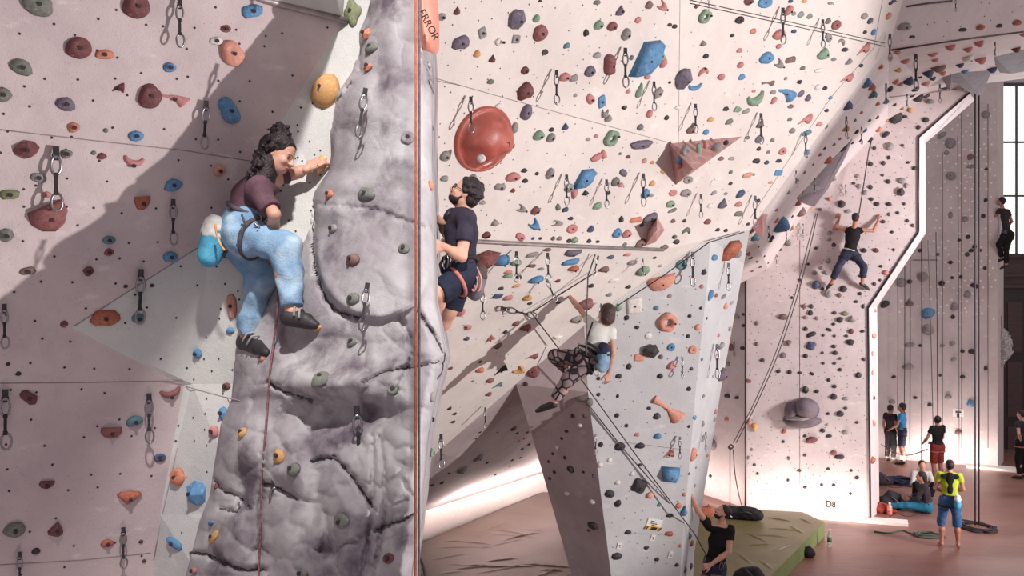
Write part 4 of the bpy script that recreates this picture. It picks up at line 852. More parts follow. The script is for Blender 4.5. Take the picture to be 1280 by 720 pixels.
# the big red dome: a thick bowl with a rim, flats cut from it and a small pale foothold
M['dome'] = mat('dome_red', (186, 98, 84), (158, 74, 66), 6, .42, 0, .12, 50, c3=(196, 128, 116), s3=4, lo3=.55, hi3=.75, spec=.5)
def build_dome():
    root = empty('dome_volume', on(604, 174, 0, PW)); tag(root, 'big red dome-shaped volume with a raised rim on the white overhang', 'climbing volume', 'climbing volumes')
    xa, ya, Lx, Ly = basis(PW.at(604, 174), PW.n, 604, 174, 66, 84, -34, 2.0); n = PW.n; O = PW.at(604, 174)
    bm = bmesh.new(); N = 48; prof = [(1.0, 0), (1.02, .05), (.99, .10), (.93, .11), (.90, .09), (.86, .20), (.76, .36), (.58, .50), (.36, .57), (.15, .59), (0, .595)]
    rings = []
    for r, z in prof[:-1]:
        ring = []
        for k in range(N):
            a = 6.28318*k/N; x, y = r*math.cos(a), r*math.sin(a); zz = z
            if r < .88:                                              # planed flats and a shelf pocket at the lower left
                zz = min(zz, .60-.95*max(0, x*.75-y*.65-.22), .62-.50*max(0, x*.2+y*.9-.2), .60-.6*max(0, -x*.9+y*.2-.3))
                zz -= .24*math.exp(-(((x+.42)/.26)**2+((y+.55)/.24)**2))
            ring.append(bm.verts.new(O+xa*(x*Lx*.5)+ya*(y*Ly*.5)+n*(zz*Lx*.62-.01)))
        rings.append(ring)
    for A_, B_ in zip(rings[:-1], rings[1:]):
        for k in range(N): bm.faces.new((A_[k], A_[(k+1) % N], B_[(k+1) % N], B_[k]))
    bm.faces.new(rings[-1]); bm.faces.new(rings[0][::-1])
    keep_world(link('shell', from_bm(bm, True), M['dome']), root)
    for (x, y, z, s) in ((.22, .22, .545, .028),):
        if s: bm = bmesh.new(); add_tube(bm, [O+xa*(x*Lx*.5)+ya*(y*Ly*.5)+n*(z*Lx*.62-.05), O+xa*(x*Lx*.5)+ya*(y*Ly*.5)+n*(z*Lx*.62)], s, 12); keep_world(link('bolt', from_bm(bm), M['hole']), root)
    return O, xa, ya, n, Lx, Ly
DO, dxa, dya, dn, dLx, dLy = build_dome()
me, sp = proto('j', 2); ob = bpy.data.objects.new('climbing_hold', me); COL.objects.link(ob)
lp = P(602, 198, PW.D(604, 174)-.30); ob.matrix_world = Matrix.Translation(lp) @ Vector((0, -1, -.2)).to_track_quat('Z', 'Y').to_matrix().to_4x4() @ Matrix.Diagonal((.075, .075, .06, 1))
ob.material_slots[0].link = 'OBJECT'; ob.material_slots[0].material = HM['w']; tag(ob, 'small whitish hold screwed to the front of the big red dome', 'climbing hold')
# salmon fin volume behind the prow's upper edge, with its lettering
def build_fin():
    root = empty('fin_volume', P(538, 40, 5.6)); tag(root, 'salmon fin-shaped volume with black lettering beside the top of the prow', 'climbing volume', 'climbing volumes')
    D0 = 5.62
    def sec(y, pts): return [P(x, y, D0-d) for x, d in pts]
    rows = [sec(-60, [(521, -.1), (524, .25), (530, .24), (536, .16), (543, -.5)]), sec(0, [(522, -.1), (525, .30), (532, .16), (539, .20), (547, -.5)]), sec(22, [(523, -.1), (526, .32), (535, .14), (543, .22), (549, -.5)]),
            sec(45, [(524, -.1), (527, .30), (536, .26), (543, .20), (549, -.5)]), sec(63, [(524, -.1), (527, .22), (536, .20), (542, .15), (549, -.5)]), sec(67, [(525, -.2), (528, -.05), (536, -.05), (542, -.1), (548, -.5)])]
    vs = [v for r in rows for v in r]; fs = [(i*5+j, i*5+j+1, i*5+j+6, i*5+j+5) for i in range(5) for j in range(4)]
    o = keep_world(link('shell', mesh_from(vs, fs, True), M['vol_salmon']), root)
    sm = o.modifiers.new('round', 'SUBSURF'); sm.levels = 2; sm.render_levels = 2
    cu = bpy.data.curves.new('lettering', 'FONT'); cu.body = 'ERROR'; cu.size = .058; cu.extrude = .004; cu.align_x = 'CENTER'
    t = bpy.data.objects.new('tmp', cu); COL.objects.link(t); bpy.context.view_layer.update()
    me = bpy.data.meshes.new_from_object(t.evaluated_get(bpy.context.evaluated_depsgraph_get())); bpy.data.objects.remove(t)
    l = link('lettering', me, M['black']); l.matrix_world = Matrix.Translation(P(532.5, 33, D0-.36)) @ Matrix.Rotation(math.radians(90), 4, 'X') @ Matrix.Rotation(math.radians(-62), 4, 'Z')
    bpy.context.view_layer.update(); mw = l.matrix_world.copy(); l.parent = root; l.matrix_parent_inverse = Matrix.Translation(-root.location)
build_fin()
# grey boulder volume on the D8 wall
def build_boulder():
    root = empty('boulder_volume', on(1003, 517, 0, PD)); tag(root, 'big grey boulder-shaped volume with a pale cleft on the D8 wall', 'climbing volume', 'climbing volumes')
    pl = PD
    def lump(cx, cy, rx, ry, hz, seed, m, name):
        bm = bmesh.new(); bmesh.ops.create_icosphere(bm, subdivisions=3, radius=1); off = Vector((seed, 3, 7))
        O = pl.at(cx, cy); X = pl.at(cx+rx, cy)-O; Y = pl.at(cx, cy-ry)-O
        for v in bm.verts:
            p = v.co; d = 1+.16*noise.noise(p*1.3+off)+.06*noise.noise(p*3+off); z = p.z if p.z > 0 else p.z*.08
            v.co = O+X*(p.x*d)+Y*(p.y*d)+pl.n*(z*hz*d)
        keep_world(link(name, from_bm(bm, True), m), root)
    lump(1008, 511, 17, 14, .34, 2, M['vol_grey'], 'upper_lobe'); lump(991, 513, 11, 12, .26, 5, M['vol_grey'], 'side_lobe'); lump(1003, 526, 24, 9, .24, 9, M['vol_grey'], 'lower_lobe')
    lump(1000, 522, 20, 4.5, .25, 12, HM['n'], 'pale_cleft')
build_boulder()
# dark volumes set into the roof
_rd = lambda px, py, o=0: on(px, py, o)
def roofvol(name, label, pts, tip, off, m):
    b = [on(x, y, -.02) for x, y in pts]; a = on(*tip); ap = a+Vector((0, -.5, -1)).normalized()*off; n = len(b)
    vol(name, label, b+[ap], [(i, (i+1) % n, n) for i in range(n)]+[tuple(range(n))[::-1]], m, group='roof volumes')
roofvol('roof_volume', 'long violet-grey wedge volume above the climber in tank top', [(992, 250), (1010, 232), (1060, 178), (1072, 164), (1062, 190), (1035, 236), (1018, 258)], (1030, 222), .22, M['vol_grey'])
roofvol('roof_volume', 'dark grey volume hanging from the roof above the white-edged opening', [(1176, 96), (1196, 90), (1240, 88), (1232, 104), (1210, 108)], (1222, 102), .38, M['vol_grey'])
roofvol('roof_volume', 'small dark grey point hanging from the roof left of the bigger one', [(1176, 97), (1190, 92), (1198, 98), (1186, 104)], (1184, 101), .25, M['vol_grey'])
roofvol('roof_volume', 'broad shaded grey volume at the right end of the roof', [(1240, 70), (1290, 58), (1296, 88), (1248, 92)], (1262, 84), .15, M['vol_grey'])
roofvol('roof_volume', 'dusky red-brown wedge where the white overhang meets the roof', [(940, 284), (955, 264), (962, 266), (950, 284)], (950, 274), .3, HM['m'])
# signs and tags
def flat(name, label, cat, pl, c, w_, h_, m, rot=0, group=None, off=.012, root=None):
    xa, ya, Lx, Ly = basis(pl.at(*c), pl.n, c[0], c[1], w_, h_, rot, 3); O = pl.at(c[0], c[1], off)
    bm = bmesh.new()
    for z in (0, -.01):
        pass
    vs = [O+xa*(sx*Lx*.5)+ya*(sy*Ly*.5)+pl.n*z for z in (0, -.01) for sx, sy in ((-1, -1), (1, -1), (1, 1), (-1, 1))]
    o = link(name, mesh_from(vs, [(0, 1, 2, 3), (7, 6, 5, 4), (0, 4, 5, 1), (1, 5, 6, 2), (2, 6, 7, 3), (3, 7, 4, 0)]), m)
    if label: tag(o, label, cat, group)
    return o, O, xa, ya, Lx, Ly
M['paper'] = mat('white_paper', (236, 230, 226), rough=.6); M['ink'] = mat('black_ink', (40, 34, 38), rough=.7); M['yellow'] = mat('hazard_yellow', (226, 182, 92), rough=.6)
def text(body, O, xa, ya, n, size, m, name='lettering', parent=None, sx=1.0):
    cu = bpy.data.curves.new(name, 'FONT'); cu.body = body; cu.size = size; cu.align_x = 'CENTER'; cu.align_y = 'CENTER'; cu.extrude = .004; cu.offset = .012*size; cu.space_line = .9
    t = bpy.data.objects.new('tmp', cu); COL.objects.link(t); bpy.context.view_layer.update()
    me = bpy.data.meshes.new_from_object(t.evaluated_get(bpy.context.evaluated_depsgraph_get())); bpy.data.objects.remove(t)
    Mx = Matrix(((xa.x*sx, ya.x, n.x, O.x), (xa.y*sx, ya.y, n.y, O.y), (xa.z*sx, ya.z, n.z, O.z), (0, 0, 0, 1))); me.transform(Mx)
    o = link(name, me, m)
    if parent: o.parent = parent
    return o
board, O, xa, ya, Lx, Ly = flat('warning_sign', 'white warning sign with a black and yellow hazard stripe on the pillar', 'sign', PF, (817, 655.5), 18, 14, M['paper'], -8)
for (y, k) in ((.30, .62), (.12, .74), (-.04, .5)):
    for j in range(2): flat('print_line', None, None, PF, (817+(j-.5)*6*k, 655.5-y*14-(j-.5)*-1), 5*k, 1.0, M['ink'], -8, off=.016)[0].parent = board
st = flat('hazard_stripe', None, None, PF, (816, 659.5), 18.5, 5, M['yellow'], -8, off=.018)[0]; st.parent = board
def bar(u0, u1):
    c = lambda u, v: O+xa*(u*Lx)+ya*(v*Ly)+PF.n*.022
    b = link('hazard_bar', mesh_from([c(u0, -.42), c(u1, -.42), c(u1+.1, -.12), c(u0+.1, -.12)], [(0, 1, 2, 3)]), M['ink']); b.parent = board
bar(-.16, .18); bar(.38, .46); bar(-.52, -.44)
for k, (x, y, l) in enumerate(((774, 682, 'white paper tag just above the wide black hold at the pillar foot'), (816, 672, 'white paper tag below the warning sign'), (838, 693, 'white paper tag near the lower right edge of the pillar'))):
    fo = flat('route_tag', l, 'tag', PF, (x, y), 5, 7.5, M['paper'], -4, 'white route tags on the pillar')[0]
    for j in (0, 1): flat('print_line', None, None, PF, (x+.4, y-1+2.2*j), 1.6, .9, M['ink'], -4, off=.016)[0].parent = fo
d8 = text('D8', PD.at(1038.5, 630.5, .012), Vector((d8b-d8a)).normalized(), Vector((0, 0, 1)), PD.n, .20, M['ink'], 'wall_lettering', None, .85); tag(d8, 'black letters D8 low on the wall', 'lettering')
# ================================================================== QUICKDRAWS
def ringpts(cx, cz, rx, rz, n=12, y=0, gate=None): return [Vector((cx+rx*math.cos(6.28318*k/n), y, cz+rz*math.sin(6.28318*k/n))) for k in range(n)]
def qd_proto():
    parts = []
    bm = bmesh.new(); add_box(bm, (0, 0, .0), .10, .03, .16); add_tube(bm, ringpts(0, -.08, .045, .06, 10), .02, 5, True); parts.append(('hanger', from_bm(bm), M['metal_dark']))
    bm = bmesh.new(); add_tube(bm, ringpts(0, -.24, .075, .16, 14), .024, 6, True); parts.append(('upper_carabiner', from_bm(bm, True), M['metal']))
    bm = bmesh.new(); add_box(bm, (0, 0, -.54), .055, .035, .36); add_box(bm, (0, 0, -.40), .075, .05, .06); add_box(bm, (0, 0, -.70), .075, .05, .07); parts.append(('sling', from_bm(bm), M['sling']))
    bm = bmesh.new(); add_tube(bm, ringpts(.015, -.85, .085, .15, 14), .022, 6, True); parts.append(('lower_carabiner', from_bm(bm, True), M['metal']))
    return parts
QD = qd_proto()
def quickdraw(px, py, L, label, group, lean=0.0, twist=0.0, off=.035, D=None):
    h = hit(px, py); loc = h[0]+h[1]*off if D is None else P(px, py, D); s = L/FPX*loc.y
    r = empty('quickdraw', loc); r.scale = (s, s, s); r.rotation_euler = (0, math.radians(lean), math.radians(twist)); tag(r, label, 'quickdraw', group)
    for nm, me, m in QD:
        o = bpy.data.objects.new(nm, me); COL.objects.link(o); o.parent = r
        if not me.materials: me.materials.append(m)
    return r
QL = [(222, 3, 56, 'at the top edge above the woman, left wall', 0), (255, 130, 56, 'just left of the blue two-lobed hold', 3), (68, 188, 75, 'over the maroon roof-shaped hold', 0), (214, 252, 53, 'left of the woman, above a round blue hold', 0),
      (174, 340, 64, 'over the teal hold on the folded panel', 2), (4, 382, 52, 'at the left edge, halfway up', 0), (5, 490, 70, 'at the left edge, lower down', 0), (184, 494, 58, 'right of the teal wedge hold, lower left wall', 0), (152, 660, 48, 'near the bottom of the left wall, right one', 0), (23, 690, 44, 'at the bottom left corner', 0)]
for x, y, L, t, ln in QL: quickdraw(x, y, L, 'black and steel quickdraw '+t, 'quickdraws on the left wall', ln, 30)
for x, y, L, t, ln in ((466, 130, 58, 'at the dark stains on the upper rock', 9), (477, 360, 56, 'in the middle of the rock prow', 8), (466, 527, 74, 'low on the right part of the rock prow', -3), (327, 588, 74, 'low on the prow, beside the dusty pink rope', 0)):
    quickdraw(x, y, L, 'black and steel quickdraw '+t, 'quickdraws on the rock prow', ln, 20, .11)
for x, y, L, t in ((583, 121, 42, 'left of the big red dome'), (690, 88, 40, 'between two pink holds left of the brown split hold'), (776, 61, 46, 'left of the tall blue box'), (812, 102, 34, 'below the tall blue box'), (880, -6, 16, 'above the green ring hold'), (973, 11, 42, 'on the steel rail over the big pink hold'),
        (1023, 25, 33, 'on the steel rail above the pale green pointed hold'), (1107, 43, 32, 'at the right end of the steel rail'), (864, 130, 34, 'above the left corner of the triangular volume'), (946, 142, 36, 'above a violet-grey disc, right of the triangular volume'), (1002, 166, 28, 'near the arete, above the blue patch of the roof'),
        (703, 218, 36, 'left of the light blue box'), (753, 224, 33, 'right of the light blue box, above a green hold'), (799, 217, 38, 'left of a round blue hold, middle of the overhang'), (871, 242, 28, 'below the triangular volume'), (939, 245, 36, 'beside the arete above the pillar')):
    quickdraw(x, y, L, 'quickdraw on the white overhang, '+t, 'quickdraws on the white overhang', 0, 15, .06)
for x, y, L, t, ln in ((642, 311, 36, 'under the lip at its left end', 0), (681, 313, 34, 'under the lip, second from the left', -2), (744, 316, 24, 'under the lip where the ropes meet', 14), (800, 320, 20, 'under the lip near its right end', 0), (600, 358, 36, 'behind the legs of the man in navy', 0), (680, 344, 30, 'hanging at a slant below the blue wedge', -24),
        (748, 376, 22, 'just left of the white T-shirt climber\'s head', 10), (604, 506, 24, 'at the dark edge of the cave', 0), (541, 545, 40, 'low beside the rock prow', 0)):
    quickdraw(x, y, L, 'quickdraw in the cave, '+t, 'quickdraws in the cave', ln, 15, .06)
r = quickdraw(626, 380, 44, 'quickdraw in the cave, pulled sideways by a tight rope', 'quickdraws in the cave', -76, 10, .06)
for x, y, L, t in ((864, 316, 40, 'at the upper end of the tight rope'), (905, 330, 32, 'below the rust box volume'), (851, 446, 25, 'below the small dark blue round hold'), (743, 541, 24, 'on the left edge of the pillar'), (848, 545, 26, 'left of the flank, above the blue trapezoid'), (891, 432, 40, 'on the flank, middle'), (920, 428, 17, 'on the flank near the red square hold'), (877, 540, 22, 'on the flank, above the big salmon pocketed hold')):
    quickdraw(x, y, L, 'quickdraw on the grey pillar, '+t, 'quickdraws on the pillar', 0, 25, .06)
for x, y, L, t in ((1104, 104, 24, 'near its left corner'), (1144, 66, 42, 'hanging longest, near its front edge'), (1054, 145, 24, 'along the arete, upper'), (1074, 158, 20, 'along the arete, second'), (991, 213, 20, 'along the arete, lower'), (1015, 222, 18, 'above the violet-grey wedge'), (1132, 116, 18, 'beside the black wedge'),
        (1174, 104, 22, 'in the middle'), (1243, 50, 20, 'below the headwall rail'), (1057, 232, 14, 'near the climber in tank top'), (957, 281, 20, 'above the dark round hold'), (980, 284, 18, 'below the big blue wedge'), (1004, 281, 16, 'right of the big blue wedge'), (968, 318, 14, 'lowest, over the D8 corner')):
    quickdraw(x, y, L, 'quickdraw under the shaded roof, '+t, 'quickdraws under the roof', 0, 25, .05)
quickdraw(1190, -3, 16, 'quickdraw on the headwall at the top right edge', None, 0, 20, .06)

# ================================================================== ROPES
M['rope_orange'] = mat('orange_rope', (196, 112, 84), (150, 84, 70), 60, .8, 0, .4, 200)
M['rope_grey'] = mat('grey_rope', (110, 98, 100), (70, 60, 66), 60, .8)
M['rope_dark'] = mat('dark_rope', (62, 52, 56), (44, 36, 42), 60, .8)
M['rope_pink'] = mat('pink_rope', (150, 96, 100), (70, 44, 54), 70, .8)
M['rope_green'] = mat('green_rope', (84, 100, 84), (52, 62, 56), 60, .8)
def rope(name, label, pts, r, m, group=None, smooth=True, sides=6):
    o = tube_obj(name, spline(pts, 6) if smooth and len(pts) > 2 else pts, r, m, None, sides); tag(o, label, 'rope', group); return o
rr = empty('hanging_rope', P(521, 345, 4.05)); tag(rr, 'doubled orange rope hanging down in front of the rock prow', 'rope')
for px, m in ((519.6, 'rope_orange'), (524.0, 'rope_grey')):
    x = (px-CX)/FPX*4.05
    keep_world(tube_obj('strand', [(x, 4.05, 9.0), (x+.001, 4.05, 5.3), (x-.004, 4.05, 2.6)], .0058, M[m]), rr)
def rk(px, py, off=.03): return P(px, py, float(rockD([px], [py])[0])-off-.03)
rope('lead_rope', 'dusty pink rope running down the rock from the woman in jeans', [P(322, 288, 5.2), P(344, 330, 5.32), P(347, 380, 5.2), rk(343, 420, .06), rk(338, 460), rk(335, 500), rk(331, 550), rk(327, 600), rk(326, 650), rk(324, 700), rk(322, 780)], .0062, M['rope_pink'])
rope('loose_rope', 'dark rope dangling beside the foot of the prow at the cave', [P(521, 678, 6.5), P(523, 694, 6.5), P(529, 708, 6.4), P(534, 735, 6.3)], .010, M['rope_dark'])
# ================================================================== BODIES: one smooth surface per figure from blended limbs (surface nets)
def V(*a): return np.array(a, float)
def npv(v): return np.array((v[0], v[1], v[2]), float)
def cap(a, b, ra, rb, k=.03, front=None, fl=1.0, cuts=(), op='+'): return dict(t='c', a=npv(a), b=npv(b), ra=ra, rb=rb, k=k, front=None if front is None else npv(front), fl=fl, cuts=[(npv(p), npv(n)) for p, n in cuts], op=op)
def ell(c, R, rad, k=.02, op='+', cuts=()): return dict(t='e', c=npv(c), R=np.array(R, float), rad=np.array(rad, float), k=k, op=op, cuts=[(npv(p), npv(n)) for p, n in cuts])
def sdf_mesh(prims, h, wrinkle=0.0, wf=38.0, smooth=True):
    lo = np.min([(np.minimum(p['a'], p['b'])-max(p['ra'], p['rb'])*1.05) if p['t'] == 'c' else p['c']-p['rad'].max() for p in prims if p['op'] == '+'], axis=0)-3*h
    hi = np.max([(np.maximum(p['a'], p['b'])+max(p['ra'], p['rb'])*1.05) if p['t'] == 'c' else p['c']+p['rad'].max() for p in prims if p['op'] == '+'], axis=0)+3*h
    n = np.ceil((hi-lo)/h).astype(int)+1
    F = np.full(n, .5, np.float32)
    for p in prims:
        m = p['k']+3*h
        if p['t'] == 'c': r = max(p['ra'], p['rb'])*1.05+m; plo, phi = np.minimum(p['a'], p['b'])-r, np.maximum(p['a'], p['b'])+r
        else: r = p['rad'].max()+m; plo, phi = p['c']-r, p['c']+r
        i0 = np.clip(np.floor((plo-lo)/h).astype(int), 0, n-1); i1 = np.clip(np.ceil((phi-lo)/h).astype(int)+1, 1, n)
        X = (lo[0]+h*np.arange(i0[0], i1[0]))[:, None, None].astype(np.float32); Y = (lo[1]+h*np.arange(i0[1], i1[1]))[None, :, None].astype(np.float32); Z = (lo[2]+h*np.arange(i0[2], i1[2]))[None, None, :].astype(np.float32)
        if p['t'] == 'c':
            d = p['b']-p['a']; L2 = max(1e-9, d.dot(d)); x, y, z = X-p['a'][0], Y-p['a'][1], Z-p['a'][2]
            t = np.clip((x*d[0]+y*d[1]+z*d[2])/L2, 0, 1); x = x-t*d[0]; y = y-t*d[1]; z = z-t*d[2]; q = x*x+y*y+z*z
            if p['front'] is not None and p['fl'] != 1:
                f = p['front']; c = x*f[0]+y*f[1]+z*f[2]; q = q+c*c*(1/p['fl']**2-1)
            D = np.sqrt(np.maximum(q, 1e-12))-(p['ra']+t*(p['rb']-p['ra']))
        else:
            x, y, z = X-p['c'][0], Y-p['c'][1], Z-p['c'][2]; R, s = p['R'], p['rad']
            u = [(x*R[i][0]+y*R[i][1]+z*R[i][2]) for i in range(3)]
            k0 = np.sqrt(sum((u[i]/s[i])**2 for i in range(3))+1e-12); k1 = np.sqrt(sum((u[i]/s[i]**2)**2 for i in range(3))+1e-12); D = k0*(k0-1)/k1
        for cp, cn in p['cuts']: D = np.maximum(D, (X-cp[0])*cn[0]+(Y-cp[1])*cn[1]+(Z-cp[2])*cn[2])
        S = F[i0[0]:i1[0], i0[1]:i1[1], i0[2]:i1[2]]; k = p['k']
        if p['op'] == '+': w_ = np.clip(.5+.5*(S-D)/k, 0, 1); S[...] = S+(D-S)*w_-k*w_*(1-w_)
        else: D = -D; w_ = np.clip(.5-.5*(S-D)/k, 0, 1); S[...] = S+(D-S)*w_+k*w_*(1-w_)
    if wrinkle:
        X = (lo[0]+h*np.arange(n[0]))[:, None, None]; Y = (lo[1]+h*np.arange(n[1]))[None, :, None]; Z = (lo[2]+h*np.arange(n[2]))[None, None, :]
        F += (wrinkle*(np.sin(wf*(Z*.9+X*.35)+2.2*np.sin(11*X+7*Z+9*Y))*np.sin(wf*.5*(X-Y)+1.7*np.sin(13*Z)) + .6*np.sin(wf*1.7*(Z*.6-X*.5+Y*.4)+2*np.sin(17*X-9*Z)))).astype(np.float32)
    return nets(F, lo, h, smooth)
def nets(F, lo, h, smooth=True):
    s = F < 0; a = s[:-1, :-1, :-1]; cnt = np.zeros(a.shape, np.int8)
    for i in (0, 1):
        for j in (0, 1):
            for k in (0, 1): cnt += s[i:i+a.shape[0], j:j+a.shape[1], k:k+a.shape[2]]
    act = (cnt > 0) & (cnt < 8); idx = np.argwhere(act); N = len(idx); num = np.full(a.shape, -1, np.int32); num[act] = np.arange(N)
    acc = np.zeros((N, 3)); c = np.zeros(N); I, J, K = idx.T
    for ax in range(3):
        o1, o2 = [(1, 2), (0, 2), (0, 1)][ax]
        for u in (0, 1):
            for v in (0, 1):
                p = [0, 0, 0]; p[o1], p[o2] = u, v; q = list(p); q[ax] = 1
                fa = F[I+p[0], J+p[1], K+p[2]]; fb = F[I+q[0], J+q[1], K+q[2]]; m = (fa < 0) != (fb < 0); t = np.where(m, fa/np.where(fa-fb == 0, 1, fa-fb), 0)
                for d in range(3): acc[:, d] += np.where(m, p[d]+(t if d == ax else 0), 0)
                c += m
    verts = (idx+acc/c[:, None])*h+lo; faces = []
    for ax in range(3):
        o1, o2 = [(1, 2), (2, 0), (0, 1)][ax]
        sl0 = [slice(None)]*3; sl1 = [slice(None)]*3; sl0[ax] = slice(0, -1); sl1[ax] = slice(1, None)
        A_, B_ = s[tuple(sl0)], s[tuple(sl1)]; e = np.argwhere(A_ != B_); e = e[(e[:, o1] > 0) & (e[:, o2] > 0)]
        ok = (e[:, o1] < num.shape[o1]) & (e[:, o2] < num.shape[o2]) & (e[:, ax] < num.shape[ax]); e = e[ok]
        f = A_[tuple(e.T)]
        def g(d1, d2): q = e.copy(); q[:, o1] -= d1; q[:, o2] -= d2; return num[tuple(q.T)]
        Q = np.stack([g(0, 0), g(1, 0), g(1, 1), g(0, 1)], 1); Q[~f] = Q[~f][:, ::-1]; faces.append(Q)
    Q = np.concatenate(faces); Q = Q[(Q >= 0).all(1)]
    # one relaxation pass
    nb = np.zeros_like(verts); cn = np.zeros(len(verts))
    for i in range(4):
        np.add.at(nb, Q[:, i], verts[Q[:, (i+1) % 4]]); np.add.at(cn, Q[:, i], 1)
        np.add.at(nb, Q[:, i], verts[Q[:, (i-1) % 4]]); np.add.at(cn, Q[:, i], 1)
    verts = verts*.5+.5*nb/np.maximum(cn, 1)[:, None]
    me = bpy.data.meshes.new('mesh'); me.vertices.add(len(verts)); me.vertices.foreach_set('co', verts.astype(np.float32).ravel())
    me.loops.add(len(Q)*4); me.loops.foreach_set('vertex_index', Q.astype(np.int32).ravel()); me.polygons.add(len(Q))
    me.polygons.foreach_set('loop_start', np.arange(0, len(Q)*4, 4, dtype=np.int32)); me.polygons.foreach_set('use_smooth', np.ones(len(Q), bool))
    me.update(calc_edges=True); me.validate(); return me
def unit(v): v = npv(v); return v/max(1e-9, np.linalg.norm(v))
def frame(fwd, up=(0, 0, 1)):
    f = unit(fwd); u = npv(up); u = unit(u-f*f.dot(u)); r = np.cross(f, u); return r, f, u          # right, forward, up
def head_prims(c, fwd, up, s, k=.012, fem=0.0):
    """c = centre of the head, s = head height (chin to crown)"""
    r, f, u = frame(fwd, up); R = [r, f, u]; q = lambda x, y, z: npv(c)+(r*x+f*y+u*z)*s; e = lambda x, y, z, a, b, d, kk=.10, op='+': ell(q(x, y, z), R, (a*s, b*s, d*s), kk*s, op)
    return [e(0, -.05, .16, .325, .41, .345), e(0, .06, -.12, .285, .31, .33, .12), e(0, .20, -.33, .17-.03*fem, .16-.02*fem, .14, .12), e(0, .10, -.25, .24, .24, .18, .12),
            cap(q(0, .385, .06), q(0, .475, -.085), .035*s, .058*s, .05*s), e(.045, .41, -.10, .035, .045, .035, .03), e(-.045, .41, -.10, .035, .045, .035, .03),
            cap(q(-.15, .335, .10), q(.15, .335, .10), (.05-.02*fem)*s, (.05-.02*fem)*s, .06*s), e(.13, .40, .015, .075, .07, .055, .05, '-'), e(-.13, .40, .015, .075, .07, .055, .05, '-'),
            e(.17, .29, -.09, .10, .10, .09, .08), e(-.17, .29, -.09, .10, .10, .09, .08),
            e(0, .385, -.215, .095, .035, .022, .02), e(0, .375, -.265, .085, .038, .026, .02),
            e(.325, -.03, 0.0, .03, .085, .125, .03), e(-.325, -.03, 0.0, .03, .085, .125, .03), e(.345, -.02, .01, .02, .04, .06, .02, '-'), e(-.345, -.02, .01, .02, .04, .06, .02, '-')]
def hand_prims(w, d, nrm, side, s=1.0, curl=.5, spread=.16, thumb=.6):
    """wrist point, direction of the fingers, palm normal, +1 thumb on the nrm x d side; five separate unequal fingers bent towards the palm"""
    d = unit(d); nrm = npv(nrm); nrm = unit(nrm-d*d.dot(nrm)); a = np.cross(nrm, d)*side; w = npv(w); P_ = []
    L = .085*s; P_.append(cap(w-d*.02*s, w+d*.02*s, .024*s, .026*s, .012, nrm, .75))
    for j in (-.5, -.17, .17, .5): P_.append(cap(w+d*.02*s+a*j*.035*s, w+d*L+a*j*.062*s, .017*s, .0145*s, .008, nrm, .8))
    for j, ln in ((-.5, .060), (-.17, .072), (.17, .078), (.5, .070)):
        p = w+d*L*.97+a*j*.068*s; dd = unit(d+a*j*spread); ang = 0; r = .0105*s
        for seg, fr in enumerate((.45, .32, .26)):
            ang += curl*(.55, .75, .6)[seg]; q = p+(dd*math.cos(ang)+nrm*math.sin(ang))*ln*fr*s*1.05; P_.append(cap(p, q, r, r*.9, .004)); p = q; r *= .9
    p = w+d*.022*s+a*.026*s; q = p+unit(d*.65+a*.75+nrm*.25)*.042*s; t = q+unit(d*.9+a*.35+nrm*(.2+curl*.4))*.034*s; e = t+unit(d*.9+a*.05+nrm*(.3+curl*.5))*.026*s
    P_ += [cap(p, q, .017*s, .013*s, .010), cap(q, t, .0125*s, .0115*s, .005), cap(t, e, .0115*s, .009*s, .004)]
    return P_
M['skin'] = mat('skin', (206, 158, 138), (190, 138, 120), 12, .5, 0, .08, 120, spec=.4)
M['skin_tan'] = mat('tanned_skin', (184, 128, 108), (164, 108, 92), 12, .5, 0, .08, 120, spec=.4)
M['hair'] = mat('dark_brown_hair', (44, 30, 34), (28, 20, 24), 30, .5, 0, .5, 90, spec=.4)
M['hair_brown'] = mat('brown_hair', (78, 52, 48), (54, 36, 36), 30, .5, 0, .5, 90)
M['lip'] = mat('lips', (170, 96, 92), rough=.5); M['eyewhite'] = mat('eye_white', (225, 218, 212), rough=.3); M['iris'] = mat('iris', (40, 28, 28), rough=.2)
def clothmat(name, a, b, sc=14, bump=.25, c3=None): return mat(name, a, b, sc, .85, 0, bump, 90, c3=c3, s3=6, spec=.2)
M['denim'] = mat('light_denim', (138, 168, 196), (98, 132, 170), 7, .85, 0, .35, 120, .38, .66, c3=(182, 202, 216), s3=4, lo3=.48, hi3=.68, spec=.2)
M['denim_dark'] = clothmat('dark_denim', (58, 62, 84), (42, 44, 62))
M['plum'] = clothmat('plum_tee', (104, 76, 86), (84, 60, 72))
M['navy'] = clothmat('navy_tee', (58, 52, 66), (42, 38, 52))
M['navyshort'] = clothmat('navy_shorts', (44, 48, 66), (32, 36, 50))
M['white_tee'] = clothmat('white_tee', (222, 220, 214), (206, 204, 200))
M['black_tee'] = clothmat('black_tee', (34, 32, 34), (26, 24, 27))
M['blue_tee'] = clothmat('blue_tee', (70, 150, 200), (52, 122, 172))
M['lime_tee'] = clothmat('lime_tee', (178, 190, 60), (154, 166, 48))
M['red_short'] = clothmat('rust_red_shorts', (150, 64, 56), (122, 48, 46))
M['blue_short'] = clothmat('blue_denim_shorts', (66, 104, 150), (50, 80, 122))
M['teal_pant'] = clothmat('teal_trousers', (48, 120, 150), (38, 96, 124))
M['cream_tee'] = clothmat('cream_jacket', (206, 198, 194), (184, 176, 174))
M['dark_jacket'] = clothmat('charcoal_top', (62, 54, 60), (46, 40, 46))
